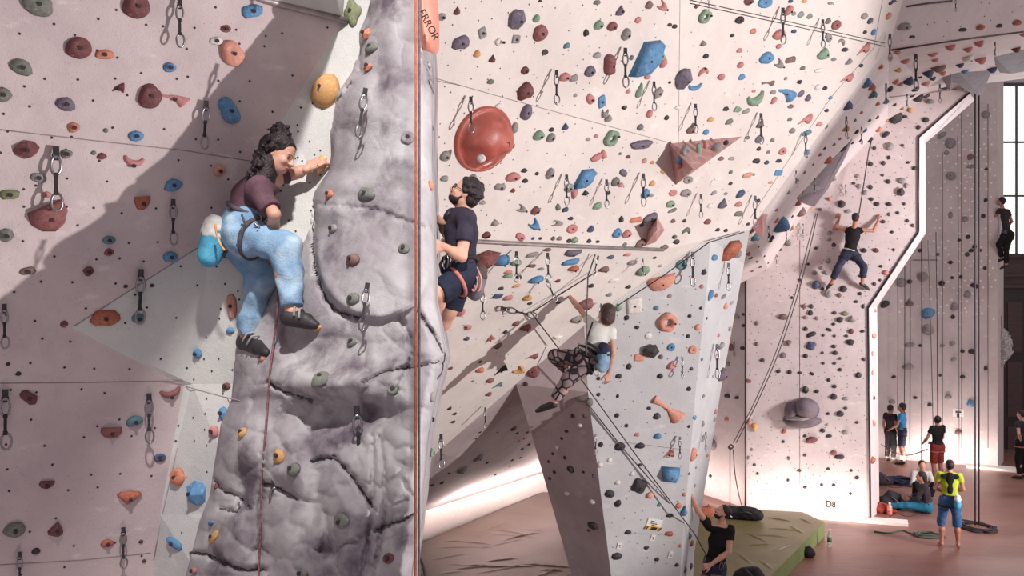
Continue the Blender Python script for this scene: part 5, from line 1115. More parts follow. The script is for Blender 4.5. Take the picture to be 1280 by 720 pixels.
def legging_mat():
    m, nt, b = _nodes('patterned_leggings'); L = nt.links; tc = _n(nt, 'ShaderNodeTexCoord'); vo = _n(nt, 'ShaderNodeTexVoronoi', feature='DISTANCE_TO_EDGE'); vo.inputs['Scale'].default_value = 11
    L.new(tc.outputs['Object'], vo.inputs['Vector']); lt = _n(nt, 'ShaderNodeMath', operation='LESS_THAN'); lt.inputs[1].default_value = .10; L.new(vo.outputs[0], lt.inputs[0])
    vo2 = _n(nt, 'ShaderNodeTexVoronoi'); vo2.inputs['Scale'].default_value = 11; L.new(tc.outputs['Object'], vo2.inputs['Vector'])
    mr = _n(nt, 'ShaderNodeMix', data_type='RGBA'); L.new(vo2.outputs['Color'], mr.inputs[0]); mr.inputs[6].default_value = (*lin((168, 146, 146)), 1); mr.inputs[7].default_value = (*lin((112, 90, 96)), 1)
    mx = _n(nt, 'ShaderNodeMix', data_type='RGBA'); L.new(lt.outputs[0], mx.inputs[0]); L.new(mr.outputs[2], mx.inputs[6]); mx.inputs[7].default_value = (*lin((40, 32, 38)), 1); L.new(mx.outputs[2], b.inputs['Base Color']); b.inputs['Roughness'].default_value = .8; return m
M['leggings'] = legging_mat()
M['shoe'] = mat('climbing_shoe', (40, 34, 38), (58, 50, 54), 14, .6); M['shoe_light'] = mat('shoe_rand', (150, 146, 146), rough=.6)
M['harness'] = mat('harness_webbing', (84, 76, 82), (62, 56, 62), 30, .8); M['harness_pink'] = mat('harness_pink', (186, 112, 100), (160, 92, 84), 30, .8)
M['chalk_blue'] = clothmat('chalk_bag_blue', (96, 176, 208), (70, 146, 184)); M['fleece'] = mat('white_fleece', (228, 226, 222), rough=.95)

def bone(J, a, b, t): return npv(J[a])*(1-t)+npv(J[b])*t
def person(label, J, S=1.0, vox=.012, skin='skin', shirt=None, sleeve=.45, pants=None, leg=.95, shoes=None, hair='hair', hairstyle='short', fwd=(0, 1, 0), hfwd=None, hup=(0, 0, 1), head=.225,
           hands=None, face=False, group=None, harness=None, base=None, beard=False, female=False, extra=None, shirt_name='shirt', pants_name='trousers', wr=.004, hem=None, hair_end=None):
    """J: joints in hall coordinates - head, neck, chest, pelvis, ls rs le re lw rw (arms), lh rh lk rk la ra lt rt (legs)"""
    J = {k: npv(v) for k, v in J.items()}; f = unit(fwd); hf = unit(hfwd if hfwd is not None else fwd); up = unit(J['neck']-J['pelvis']); f = unit(f-up*up.dot(f)); rt = np.cross(f, up)
    zs = min(J['la'][2], J['ra'][2], J['lt'][2], J['rt'][2]); b0 = base if base is not None else Vector((J['pelvis'][0], J['pelvis'][1], zs-.04))
    root = empty('person', Vector(b0)); tag(root, label, 'person', group)
    put = lambda name, me, m: keep_world(link(name, me, M[m] if isinstance(m, str) else m), root)
    waist = J['pelvis']*.55+J['chest']*.45; W_ = .92 if female else 1.0; pel = J['pelvis']
    def torso(g=0.0, k=.05):
        return [cap(J['lh']*.7+pel*.3+up*.03*S, J['rh']*.7+pel*.3+up*.03*S, .105*S+g, .105*S+g, k, f, .92), cap(pel+up*.02*S, waist, .128*S*(1.03 if female else 1)+g, .112*S*W_+g, k, f, .74), cap(waist, J['chest'], .114*S*W_+g, .142*S*W_+g, k, f, .72),
                cap(J['chest'], bone(J, 'chest', 'neck', .6), .142*S*W_+g, .10*S+g, k, f, .66), cap(bone(J, 'ls', 'rs', .08)-up*.01, bone(J, 'ls', 'rs', .92)-up*.01, .058*S+g, .058*S+g, k, f, .95)]
    B = torso(); hc, hh = J['head'], head
    hu = unit(npv(hup)); nb = hc-hu*hh*.22-hf*hh*.10
    B += [cap(J['neck']-up*.03*S, nb, .058*S, .052*S, .03)]
    B += head_prims(hc, hf, hu, hh, fem=1.0 if female else 0.0)
    for s in 'lr':
        sh, el, wr_ = J[s+'s'], J[s+'e'], J[s+'w']
        B += [cap(sh, el, .050*S*W_**2, .037*S*W_**2, .03), cap(el, el*.62+wr_*.38, .036*S*W_**2, .039*S*W_**2, .02), cap(el*.62+wr_*.38, wr_, .039*S*W_**2, .026*S*W_, .02)]
        hp, kn, an, to = J[s+'h'], J[s+'k'], J[s+'a'], J[s+'t']
        calf = unit(an-kn); back = unit(-(to-an)+calf*calf.dot(to-an))
        B += [cap(hp, kn, .086*S, .056*S, .04), cap(kn, kn*.6+an*.4+back*.015*S, .054*S, .056*S, .03), cap(kn*.6+an*.4+back*.015*S, an, .056*S, .036*S, .03)]
        hl = an+unit(an-kn)*.035*S-unit(to-an)*.03*S
        kf = .55 if shoes else 1.0; tt = to-unit(to-an)*.03*S if shoes else to
        B += [cap(hl, an, .034*S*(.8 if shoes else 1), .036*S, .02), cap(hl*.5+an*.5, tt, .038*S*kf, .028*S*kf, .02)]
    hd = hands or {}
    hi_prims = []
    for s in 'lr':
        wr_, el = J[s+'w'], J[s+'e']; h_ = hd.get(s, {})
        d = h_.get('d', None); d = unit(d) if d is not None else unit(wr_-el); nn = h_.get('n', None); nn = npv(nn) if nn is not None else f
        pr = hand_prims(wr_, d, nn, h_.get('side', 1 if s == 'r' else -1), S*h_.get('s', 1.0), h_.get('curl', .55), h_.get('spread', .25))
        if vox <= .0085: hi_prims.append([cap(wr_-unit(wr_-el)*.03*S, wr_, .026*S, .025*S, .01)]+pr)
        else: B += pr
    me = sdf_mesh(B, vox)
    if hi_prims:                                            # finer surface for the hands, in the same body mesh
        bm = bmesh.new(); bm.from_mesh(me)
        for pr in hi_prims: m2 = sdf_mesh(pr, .0036); bm.from_mesh(m2); bpy.data.meshes.remove(m2)
        bm.to_mesh(me); bm.free(); me.polygons.foreach_set('use_smooth', [True]*len(me.polygons))
    put('body', me, skin)
    if shirt:
        T = [dict(p) for p in torso(.014*S)]
        hemp = pel-up*(hem if hem is not None else (-.055 if harness else .02))*S
        for p in T: p['cuts'] = [(hemp, -up), (J['neck']+up*.005*S, unit(up*1.0+f*.15))]
        for s in 'lr':
            if sleeve <= 0: continue
            sh, el, wr_ = J[s+'s'], J[s+'e'], J[s+'w']; ax = unit(el-sh); e = sh+(el-sh)*min(1, sleeve)
            T.append(cap(sh, sh+(el-sh)*min(1, sleeve+.12), .064*S*W_, (.060 if sleeve < 1 else .052)*S*W_, .03, cuts=[(e, ax)] if sleeve < 1 else ()))
            if sleeve > 1: e2 = el+(wr_-el)*(sleeve-1); T.append(cap(el, wr_, .052*S, .040*S, .02, cuts=[(e2, unit(wr_-el))]))
        put(shirt_name, sdf_mesh(T, vox, wr*S, 34), shirt)
    if pants:
        T = [cap(J['lh']*.7+pel*.3+up*.02*S, J['rh']*.7+pel*.3+up*.02*S, .118*S, .118*S, .05, f, .95), cap(pel-up*.01, pel+up*.10*S, .138*S, .128*S*(1.0), .05, f, .78)]
        for p in T: p['cuts'] = [(pel+up*.10*S, up)]
        for s in 'lr':
            hp, kn, an = J[s+'h'], J[s+'k'], J[s+'a']
            if leg <= .5: t = leg*2; e = hp+(kn-hp)*t; T.append(cap(hp, hp+(kn-hp)*min(1, t+.05), .102*S, .088*S, .05, cuts=[(e, unit(kn-hp))]))
            else:
                t = (leg-.5)*2; e = kn+(an-kn)*t; T += [cap(hp, kn, .106*S, .078*S, .05), cap(kn, an, .082*S, (.062 if leg > .9 else .072)*S, .04, cuts=[(e, unit(an-kn))])]
        put(pants_name, sdf_mesh(T, vox, wr*1.3*S, 30), pants)
    if shoes:
        for s in 'lr':
            an, to, kn = J[s+'a'], J[s+'t'], J[s+'k']; dn = unit(an-kn); hl = an+dn*.035*S-unit(to-an)*.035*S; top = an+dn*.0*S
            o = put('shoe', sdf_mesh([cap(hl, an+dn*.02*S, .043*S, .040*S, .02, cuts=[(an+unit(an-kn)*-.004*S, -dn)]), cap(hl*.45+an*.55+dn*.02*S, an*.35+to*.65+dn*.012*S, .043*S, .040*S, .02), cap(an*.35+to*.65+dn*.012*S, to+unit(to-an)*.02*S+dn*.012*S, .040*S, .020*S, .012), cap(hl+dn*.01*S, to+dn*.016*S, .034*S, .024*S, .012)], min(vox, .008)), shoes)
            if vox < .0085:
                sd = unit(np.cross(unit(to-an), dn))
                for q in (.25, .5): 
                    c = an*(1-q)+to*q; bm = bmesh.new(); add_tube(bm, [Vector(c+sd*.052*S+dn*.015), Vector(c-dn*.036*S+sd*.036), Vector(c-dn*.048*S), Vector(c-dn*.036*S-sd*.036), Vector(c-sd*.052*S+dn*.015)], .007, 6)
                    st = link('strap', from_bm(bm, True), M['shoe_light']); st.parent = o
    # hair
    if hairstyle:
        r_, f_, u_ = frame(hf, hu); R = [r_, f_, u_]; q = lambda x, y, z: hc+(r_*x+f_*y+u_*z)*hh; rnd = random.Random(len(label)); hend = npv(hair_end) if hair_end is not None else q(.06, -.5, -.82)
        if hairstyle == 'short': HP = [ell(q(0, -.10, .20), R, (.36*hh, .42*hh, .36*hh), .03*hh, cuts=[(q(0, .22, .30), unit(f_*1.0-u_*.55))]), ell(q(0, -.24, -.02), R, (.31*hh, .24*hh, .28*hh), .08*hh)]
        elif hairstyle == 'mop':
            HP = [ell(q(0, -.10, .20), R, (.38*hh, .44*hh, .38*hh), .03*hh, cuts=[(q(0, .26, .30), unit(f_*1.0-u_*.5))]), ell(q(0, -.26, -.04), R, (.34*hh, .26*hh, .30*hh), .08*hh)]
            for i in range(46):
                a, b = rnd.uniform(0, 6.28), rnd.uniform(-.35, 1.4); v = (r_*math.cos(a)*math.cos(b)*.36+f_*math.sin(a)*math.cos(b)*.40+u_*math.sin(b)*.36)
                if v.dot(f_) > .24 and v.dot(u_) < .24: continue
                HP.append(ell(hc+u_*.18*hh-f_*.1*hh+v*hh*1.02, R, (.10*hh, .10*hh, .09*hh), .03*hh))
        elif hairstyle == 'bob': HP = [ell(q(0, -.10, .20), R, (.37*hh, .43*hh, .37*hh), .03*hh, cuts=[(q(0, .24, .30), unit(f_*1.0-u_*.5))]), ell(q(0, -.24, -.12), R, (.36*hh, .28*hh, .40*hh), .10*hh)]
        elif hairstyle == 'long': HP = [ell(q(0, -.10, .20), R, (.37*hh, .43*hh, .37*hh), .03*hh, cuts=[(q(0, .24, .30), unit(f_*1.0-u_*.5))]), cap(q(0, -.30, .0), q(0, -.42, -.75), .30*hh, .20*hh, .10*hh)]
        elif hairstyle == 'curly':
            HP = [ell(q(0, -.10, .20), R, (.37*hh, .44*hh, .38*hh), .03*hh, cuts=[(q(0, .27, .30), unit(f_*1.0-u_*.45))]), cap(q(0, -.28, .10), hend, .36*hh, .30*hh, .10*hh), ell(q(.0, -.28, .50), R, (.22*hh, .24*hh, .20*hh), .06*hh)]
            for i in range(230):
                t = rnd.uniform(0, 1.0); a = rnd.uniform(0, 6.28)
                if rnd.random() < .30: ce = q(0, -.28, .50); v = unit((rnd.gauss(0, 1), rnd.gauss(0, 1), rnd.gauss(0, 1))); p = ce+v*hh*.23
                else: ce = q(0, -.2, .22)*(1-t)+(hend-u_*.05*hh)*t; rad = (.41-.06*t)*hh; p = ce+(r_*math.cos(a)+f_*math.sin(a)*.85)*rad*1.06+u_*rnd.uniform(-.08, .08)*hh
                if (p-hc).dot(f_) > .12*hh and (p-hc).dot(u_) < .36*hh: continue
                if (p-hc).dot(f_) > -.02*hh and (p-hc).dot(u_) < .0: continue
                d = unit((rnd.gauss(0, 1), rnd.gauss(0, 1), rnd.gauss(0, 1)-.6)); HP.append(cap(p, p+d*.10*hh, .060*hh, .045*hh, .012*hh))
        if beard:
            HP2 = [ell(q(0, .13, -.29), R, (.275*hh, .285*hh, .20*hh), .05*hh, cuts=[(q(0, .1, -.16), unit(u_*1.0+f_*.35))]), cap(q(-.10, .40, -.165), q(.10, .40, -.165), .03*hh, .03*hh, .03*hh), cap(q(-.27, .0, -.10), q(-.20, .14, -.30), .05*hh, .08*hh, .05*hh), cap(q(.27, .0, -.10), q(.20, .14, -.30), .05*hh, .08*hh, .05*hh)]
            put('beard', sdf_mesh(HP2, min(vox, .007), .0012, 150), hair)
        put('hair', sdf_mesh(HP, min(vox, .010) if vox > .0085 else .0065, .002 if hairstyle != 'curly' else .003, 90), hair)
    if face:
        r_, f_, u_ = frame(hf, hu); q = lambda x, y, z: Vector(hc+(r_*x+f_*y+u_*z)*hh)
        for sx in (-1, 1):
            for rad, y, m, nm in ((.046, .312, 'eyewhite', 'eye'), (.026, .338, 'iris', 'iris')):
                bm = bmesh.new(); bmesh.ops.create_uvsphere(bm, u_segments=12, v_segments=8, radius=rad*hh); bmesh.ops.translate(bm, verts=bm.verts, vec=q(sx*.13, y, .015)); put(nm, from_bm(bm, True), m)
            bm = bmesh.new(); add_tube(bm, [q(sx*.05, .395, .10), q(sx*.12, .400, .125), q(sx*.20, .35, .105)], (.010 if female else .016)*hh, 6); put('eyebrow', from_bm(bm, True), hair)
            bm = bmesh.new(); add_tube(bm, [q(sx*.07, .372, .03), q(sx*.13, .385, .045), q(sx*.19, .345, .03)], .010*hh, 6); put('eyelid', from_bm(bm, True), hair)
        bm = bmesh.new(); add_tube(bm, [q(-.09, .385, -.225), q(-.03, .425, -.215), q(.03, .425, -.215), q(.09, .385, -.225)], .014*hh, 6); add_tube(bm, [q(-.075, .38, -.25), q(0, .42, -.262), q(.075, .38, -.25)], .017*hh, 6); put('lips', from_bm(bm, True), 'lip')
    # climbing harness
    if harness:
        m1, m2 = harness; bm = bmesh.new(); cw = pel+up*.085*S; N = 28
        add_tube(bm, [Vector(cw+(rt*math.cos(a)*.146+f*math.sin(a)*.116)*S+up*.010*S*math.sin(2*a)) for a in (6.2832*k/N for k in range(N))], .014*S, 8, True); h0 = put('harness', from_bm(bm, True), m1)
        for s in 'lr':
            hp, kn = J[s+'h'], J[s+'k']; ax = unit(kn-hp); c = hp+(kn-hp)*.24; u1 = unit(np.cross(ax, f if abs(ax.dot(f)) < .9 else up)); u2 = np.cross(ax, u1)
            bm = bmesh.new(); add_tube(bm, [Vector(c+(u1*math.cos(a)+u2*math.sin(a))*.107*S) for a in (6.2832*k/20 for k in range(20))], .014*S, 8, True); put('leg_loop', from_bm(bm, True), m2)
        bm = bmesh.new(); add_tube(bm, [Vector(cw+f*.125*S), Vector(cw+f*.15*S-up*.05*S), Vector(cw+f*.13*S-up*.11*S)], .011*S, 8); put('belay_loop', from_bm(bm, True), m1)
        for sx in (-1, 1):
            for q_ in (.35, .62):
                a = math.pi/2+sx*(math.pi*.5*q_+.6); c = Vector(cw+(rt*math.cos(a)*.166+f*math.sin(a)*.138)*S); bm = bmesh.new()
                add_tube(bm, [c+Vector(up)*(-.055*math.cos(t)-.045)*S+Vector(np.cross(up, unit(rt*math.cos(a)+f*math.sin(a))))*.022*S*math.sin(t) for t in (6.2832*k/12 for k in range(12))], .0045*S, 5, True); put('carabiner', from_bm(bm, True), 'metal')
    return root, J, up, f, rt
def standing(px, py, D, yaw, S=1.0, lean=0.0, arms=None, stance=.10, z0=0.0):
    """upright joints from the spot under the figure; yaw 0 looks away from the gallery, positive turns left"""
    o = npv(P(px, py, D)); o[2] = z0; a = math.radians(yaw); f = V(-math.sin(a), math.cos(a), 0); r = V(math.cos(a), math.sin(a), 0); u = V(0, 0, 1)
    q = lambda x, y, z: o+(r*x+f*y+u*z)*S
    J = dict(pelvis=q(0, 0, .95), chest=q(0, .0, 1.27), neck=q(0, -.01, 1.47), head=q(0, .02, 1.62), ls=q(-.18, 0, 1.42), rs=q(.18, 0, 1.42), le=q(-.24, -.03, 1.13), re=q(.24, -.03, 1.13), lw=q(-.24, .05, .90), rw=q(.24, .05, .90),
             lh=q(-.095, 0, .92), rh=q(.095, 0, .92), lk=q(-stance-.01, .03, .50), rk=q(stance+.01, .03, .50), la=q(-stance-.02, -.02, .085), ra=q(stance+.02, -.02, .085), lt=q(-stance-.05, .15, .03), rt=q(stance+.05, .15, .03))
    for k, v in (arms or {}).items(): J[k] = q(*v)
    return J, f, r, u
# ================================================================== THE PEOPLE
X = lambda px, py, D: npv(P(px, py, D))
rkD = lambda px, py: float(rockD([px], [py])[0])
# --- woman in jeans on the left of the prow
ftR, ftL = X(391, 402, rkD(391, 402)-.045), X(332, 437, min(rkD(332, 437), PC.D(300, 437))-.05)
Jw = dict(head=X(349, 194, 5.42), neck=X(329, 226, 5.47), chest=X(316, 247, 5.47), pelvis=X(302, 284, 5.44), ls=X(346, 220, 5.60), rs=X(322, 235, 5.30), le=X(366, 218, 5.63), lw=X(386, 210, 5.62), re=X(343, 268, 5.19), rw=X(339, 303, 5.44),
          lh=X(293, 294, 5.51), rh=X(304, 296, 5.35), lk=X(326, 350, 5.50), rk=X(358, 309, 5.22), la=X(309, 424, 5.14), ra=X(366, 391, rkD(380, 395)-.07), lt=ftL, rt=ftR)
Jw['la'] = X(309, 422, PC.D(290,422)-.16)
hw = dict(l=dict(d=unit(X(398, 203, 5.66)-Jw['lw']), n=unit((.3, .8, -.5)), curl=.8), r=dict(d=V(.1, .35, -.9), n=V(.2, .9, 0), curl=.5))
woman, J, up, f, rt = person('dark curly-haired woman in plum T-shirt and light blue jeans climbing the prow', Jw, 1.02, .0075, 'skin', 'plum', .82, 'denim', .955, 'shoe', 'hair', 'curly', (.8, .6, -.1), (.86, -.28, -.42), (.42, .1, .9), .218, hw, True,
        None, ('harness', 'harness'), Vector(P(330, 440, 5.4)), female=True, wr=.006, pants_name='jeans', hair_end=X(327, 230, 5.36))
def chalk_bag(root, c, up, s, m='chalk_blue', top='fleece'):
    c = npv(c); up = unit(up); a = c-up*.075*s; b = c+up*.05*s
    me = sdf_mesh([cap(a, b, .060*s, .056*s, .02, cuts=[(b, up)])], .007*s, .002*s, 60); bag = keep_world(link('chalk_bag', me, M[m]), root)
    me = sdf_mesh([cap(b-up*.01*s, b+up*.022*s, .060*s, .052*s, .02)], .007*s, .003*s, 110); o = link('fleece_rim', me, M[top]); o.parent = bag
chalk_bag(woman, X(265, 300, 5.37), (.15, 0, 1), 1.15)
for (pts, r, m, nm) in (([(269, 280), (271, 293), (276, 306), (281, 313)], .006, 'vol_tan', 'chalk_bag_belt'), ([(302, 268), (306, 282), (300, 296), (296, 308)], .006, 'harness', 'gear_strap'), ([(318, 279), (324, 286), (322, 296)], .008, 'metal', 'belay_device')):
    keep_world(tube_obj(nm, spline([P(x, y, 5.22) for x, y in pts], 5), r, M[m]), woman)
# --- man in navy on the right flank of the prow
Jm = dict(head=X(581, 242, 6.58), neck=X(580, 264, 6.62), chest=X(577, 290, 6.62), pelvis=X(575, 338, 6.6), ls=X(584, 273, 6.44), rs=X(566, 271, 6.80), le=X(577, 321, 6.36), lw=X(556, 309, 6.30), re=X(559, 292, 6.85), rw=X(551, 277, 6.62),
          lh=X(578, 348, 6.50), rh=X(572, 348, 6.70), lk=X(547, 366, 6.42), rk=X(561, 389, 6.72), la=X(541, 402, 6.62), ra=X(540, 424, 6.85), lt=X(529, 408, 6.5), rt=X(527, 430, 6.75))
hm = dict(l=dict(d=V(-.8, .1, .2), n=V(-.2, .9, -.3), curl=.9), r=dict(d=V(-.7, -.2, .6), n=V(-.5, -.6, -.3), curl=.9))
man, J, up, f, rt = person('bearded man with glasses, navy T-shirt and shorts on the prow\'s right flank', Jm, .98, .009, 'skin', 'navy', .62, 'navyshort', .455, 'shoe', 'hair', 'mop', (-.93, .25, .1), (-.86, -.05, .50), (.45, 0, .9), .215, hm, True,
        None, ('black', 'harness_pink'), Vector(P(556, 420, 6.6)), beard=True, wr=.005, pants_name='shorts')
chalk_bag(man, X(597, 352, 6.62), (.25, 0, 1), 1.0, 'vol_grey', 'hair_brown')
hd = npv(Jm['head']); r_, f_, u_ = frame((-.86, -.05, .50), (.45, 0, .9)); q = lambda x, y, z: Vector(hd+(r_*x+f_*y+u_*z)*.215)
bm = bmesh.new()
for sx in (-1, 1): add_tube(bm, [q(sx*(.135+.085*math.cos(t)), .43, .02+.075*math.sin(t)) for t in (6.2832*k/14 for k in range(14))], .0028, 5, True); add_tube(bm, [q(sx*.22, .42, .04), q(sx*.34, .2, .05), q(sx*.36, -.05, .03)], .0025, 5)
add_tube(bm, [q(-.05, .435, .03), q(.05, .435, .03)], .0025, 5)
keep_world(link('glasses', from_bm(bm, True), M['ink']), man)
for dx in (0, 4, 8): keep_world(tube_obj('hanging_sling', spline([P(588+dx, 334, 6.5), P(597+dx*.6, 350, 6.46), P(592+dx*.7, 364, 6.48), P(586+dx*.5, 350, 6.5)], 6), .006, M['rope_pink' if dx == 4 else 'vol_pink']), man)
# --- climber in white T-shirt seen from behind
D0 = 10.35
Jc = dict(head=X(758, 393, D0-.02), neck=X(754, 407, D0), chest=X(749, 420, D0), pelvis=X(735, 446, D0), ls=X(741, 407, D0+.02), rs=X(764, 414, D0), le=X(723, 384, D0+.22), lw=X(710, 368, D0+.42), re=X(766, 441, D0-.04), rw=X(761, 466, D0+.02),
          lh=X(729, 447, D0+.02), rh=X(740, 453, D0), lk=X(694, 446, D0+.12), rk=X(710, 474, D0-.05), la=X(714, 468, D0+.45), ra=X(692, 503, D0+.02), lt=X(708, 471, D0+.62), rt=X(673, 512, D0+.12))
hc_ = dict(l=dict(d=V(-.5, .5, .55), n=V(.3, .8, -.5), curl=.7), r=dict(d=V(-.15, .1, -.95), n=V(-.5, .7, 0), curl=.55))
wc, J, up, f, rt = person('brown-haired climber in white T-shirt and patterned leggings, one arm hanging down', Jc, .93, .0105, 'skin', 'white_tee', .40, 'leggings', .93, 'shoe', 'hair_brown', 'bob', (-.45, .9, .1), (-.3, .95, .1), (.15, 0, 1), .225, hc_, False,
        None, ('black', 'black'), Vector(P(715, 512, D0+.1)), female=True, pants_name='leggings')
chalk_bag(wc, X(754, 446, D0-.12), (.1, 0, 1), 1.25, 'hold_b' if 'hold_b' in M else 'denim', 'denim_dark')
for (pts, r) in (([(741, 402), (734, 424), (732, 444)], .010), ([(732, 428), (744, 434), (752, 442)], .016), ([(729, 440), (742, 446), (750, 456)], .016)):
    keep_world(tube_obj('harness_strap', spline([P(x, y, D0-.16) for x, y in pts], 5), r, M['black']), wc)
for y0 in (457, 464): keep_world(tube_obj('carabiner', [P(746+3*math.cos(t), y0+6*math.sin(t), D0-.14) for t in (6.283*k/10 for k in range(10))], .006, M['metal'], None, 5, True), wc)
# --- climber in black tank top on the D8 wall
dD = lambda x, y, o: npv(PD.at(x, y, o))
o = .17
Jd = dict(head=dD(1070, 274, .30), neck=dD(1068, 284, .24), chest=dD(1066, 296, .22), pelvis=dD(1062, 317, .24), ls=dD(1058, 288, .20), rs=dD(1078, 288, .20), le=dD(1045, 284, .14), lw=dD(1049, 273, .05), re=dD(1092, 289, .14), rw=dD(1098, 275, .05),
          lh=dD(1057, 319, .24), rh=dD(1068, 319, .24), lk=dD(1047, 337, .34), rk=dD(1080, 334, .34), la=dD(1039, 354, .12), ra=dD(1078, 354, .12), lt=dD(1034, 360, .07), rt=dD(1086, 361, .07))
fd = -PD.n
person('climber in black tank top and dark jeans stretched out high on the D8 wall', Jd, .95, .015, 'skin_tan', 'black_tee', 0, 'denim_dark', .80, 'shoe', 'hair', 'short', fd, (.5, .85, .05), (0, 0, 1), .225, dict(l=dict(n=fd, d=V(.1, .2, .9), curl=.6), r=dict(n=fd, d=V(.0, .2, .95), curl=.6)), False,
       None, ('cream_tee', 'black'), Vector(PD.at(1062, 361, .15)), hem=.01, pants_name='jeans')
# --- belayer in black T-shirt
Db = 13.3; zb = .30
Jb = dict(head=X(903, 641, Db), neck=X(902, 657, Db+.02), chest=X(899, 676, Db), pelvis=X(893, 707, Db), ls=X(913, 661, Db-.08), rs=X(886, 657, Db+.02), re=X(872, 638, Db-.12), rw=X(865, 621, Db-.25), le=X(911, 690, Db-.18), lw=X(888, 706, Db-.26),
          lh=X(899, 712, Db-.03), rh=X(888, 712, Db+.06), lk=X(896, 750, Db-.16), rk=X(880, 750, Db-.02), la=X(905, 783, Db-.05), ra=X(884, 783, Db+.1), lt=X(897, 788, Db-.2), rt=X(872, 788, Db-.02))
for k in ('la', 'ra'): Jb[k][2] = zb+.085
for k in ('lt', 'rt'): Jb[k][2] = zb+.035
bel, J, up, f, rt = person('belayer in black T-shirt with one arm raised against the grey pillar', Jb, 1.0, .0115, 'skin', 'black_tee', .5, 'denim_dark', .95, 'shoe', 'hair', 'short', (-.75, -.6, 0), (-.86, -.1, .50), (.45, 0, .9), .225,
       dict(r=dict(d=V(-.25, .0, .95), n=V(-.8, .3, 0), curl=.2), l=dict(d=V(-.9, -.1, -.2), n=V(-.2, .6, -.6), curl=1.2)), False, None, ('black', 'harness_pink'), Vector((float(P(893, 780, Db).x), Db, zb)), beard=True)
# --- the group on the floor of the hall
def floorD(py): return 6360/(py-345)
Jg, f, r, u = standing(1187, 684, floorD(684), -18, .99, arms=dict(le=(-.26, .02, 1.15), lw=(-.10, .18, 1.05), re=(.25, .05, 1.15), rw=(.10, .2, 1.08)), stance=.13)
g_, J, up, f, rt = person('barefoot man in lime green T-shirt and blue denim shorts seen from behind', Jg, .99, .014, 'skin_tan', 'lime_tee', .5, 'blue_short', .62, None, 'hair', 'short', f, unit(f+V(0, 0, .5)), (0, -.35, 1), .225, None, False, 'people standing on the hall floor', ('harness', 'black'), Vector(P(1187, 684, floorD(684))), pants_name='shorts')
bk = npv(Jg['chest']); pan = [cap(bk-f*.075+up*.14, bk-f*.085-up*.16, .085, .055, .02, f, .55)]; keep_world(link('back_panel', sdf_mesh(pan, .014), M['black_tee']), g_)
pan = sdf_mesh([cap(bk-f*.07+up*.14-rt*.12, bk-f*.07+up*.14+rt*.12, .05, .05, .02, f, .8)], .014); keep_world(link('shoulder_panel', pan, M['black_tee']), g_)
chalk_bag(g_, npv(Jg['pelvis'])-f*.17+rt*.12+up*.0, (0, 0, 1), 1.1, 'chalk_blue', 'fleece')
Jbl, f, r, u = standing(1128, 580, floorD(580), 55, .98, arms=dict(le=(-.22, .10, 1.14), lw=(-.15, .28, 1.0), re=(.23, .05, 1.14), rw=(.2, .22, .92)))
person('man in bright blue T-shirt and dark blue shorts standing by the far wall', Jbl, .98, .018, 'skin_tan', 'blue_tee', .5, 'denim_dark', .48, 'shoe', 'hair', 'mop', f, f, (0, 0, 1), .23, None, False, 'people standing on the hall floor', ('black', 'black'), Vector(P(1128, 580, floorD(580))), pants_name='shorts')
Jdk, f, r, u = standing(1113, 577, floorD(577), -60, .93)
person('person in dark clothes with a green collar behind the man in bright blue', Jdk, .93, .018, 'skin_tan', 'dark_jacket', .5, 'black_tee', .93, 'shoe', 'hair', 'short', f, f, (0, 0, 1), .225, None, False, 'people standing on the hall floor', None, Vector(P(1113, 577, floorD(577))))
Jrd, f, r, u = standing(1172, 604, floorD(604), 20, 1.0, arms=dict(le=(-.26, .08, 1.16), lw=(-.22, .26, 1.0), re=(.22, .06, 1.14), rw=(.1, .28, 1.0)))
person('man in black T-shirt and rust red shorts looking up the far wall', Jrd, 1.0, .017, 'skin_tan', 'black_tee', .5, 'red_short', .48, 'shoe', 'hair', 'short', f, unit(f+V(.2, 0, .5)), (0, -.3, 1), .225, None, False, 'people standing on the hall floor', ('black', 'harness_pink'), Vector(P(1172, 604, floorD(604))), pants_name='shorts')
Jr, f, r, u = standing(1277, 598, floorD(598), 35, 1.03, arms=dict(le=(-.33, -.10, 1.18), lw=(-.17, -.06, 1.0), re=(.30, -.1, 1.18), rw=(.16, -.02, 1.0)))
person('person in navy T-shirt with hand on hip at the right edge', Jr, 1.03, .016, 'skin', 'navy', .5, 'black_tee', .95, 'shoe', 'hair', 'short', f, f, (0, 0, 1), .225, None, False, 'people standing on the hall floor', ('black', 'harness_pink'), Vector(P(1277, 598, floorD(598))))
def sitting(px, py, D, yaw, S, spread, kz=.42, knee_out=.28, reach=.55):
    o_ = npv(P(px, py, D)); o_[2] = 0; a = math.radians(yaw); f = V(-math.sin(a), math.cos(a), 0); r = V(math.cos(a), math.sin(a), 0); q = lambda x, y, z: o_+(r*x+f*y)*S+V(0, 0, z*S)
    return dict(pelvis=q(0, 0, .14), chest=q(0, .06, .46), neck=q(0, .10, .66), head=q(0, .15, .81), ls=q(-.18, .08, .60), rs=q(.18, .08, .60), le=q(-.24, .20, .36), re=q(.24, .20, .36), lw=q(-.12, .38, .30), rw=q(.12, .38, .30),
                lh=q(-.10, .02, .13), rh=q(.10, .02, .13), lk=q(-knee_out, .42, kz), rk=q(knee_out, .42, kz), la=q(-spread, .42+reach*.6, .09), ra=q(spread, .42+reach*.6, .09), lt=q(-spread, .58+reach*.6, .06), rt=q(spread, .58+reach*.6, .06)), f
Js, f = sitting(1160, 641, floorD(641), 62, .98, .16, .16, .16, .75)
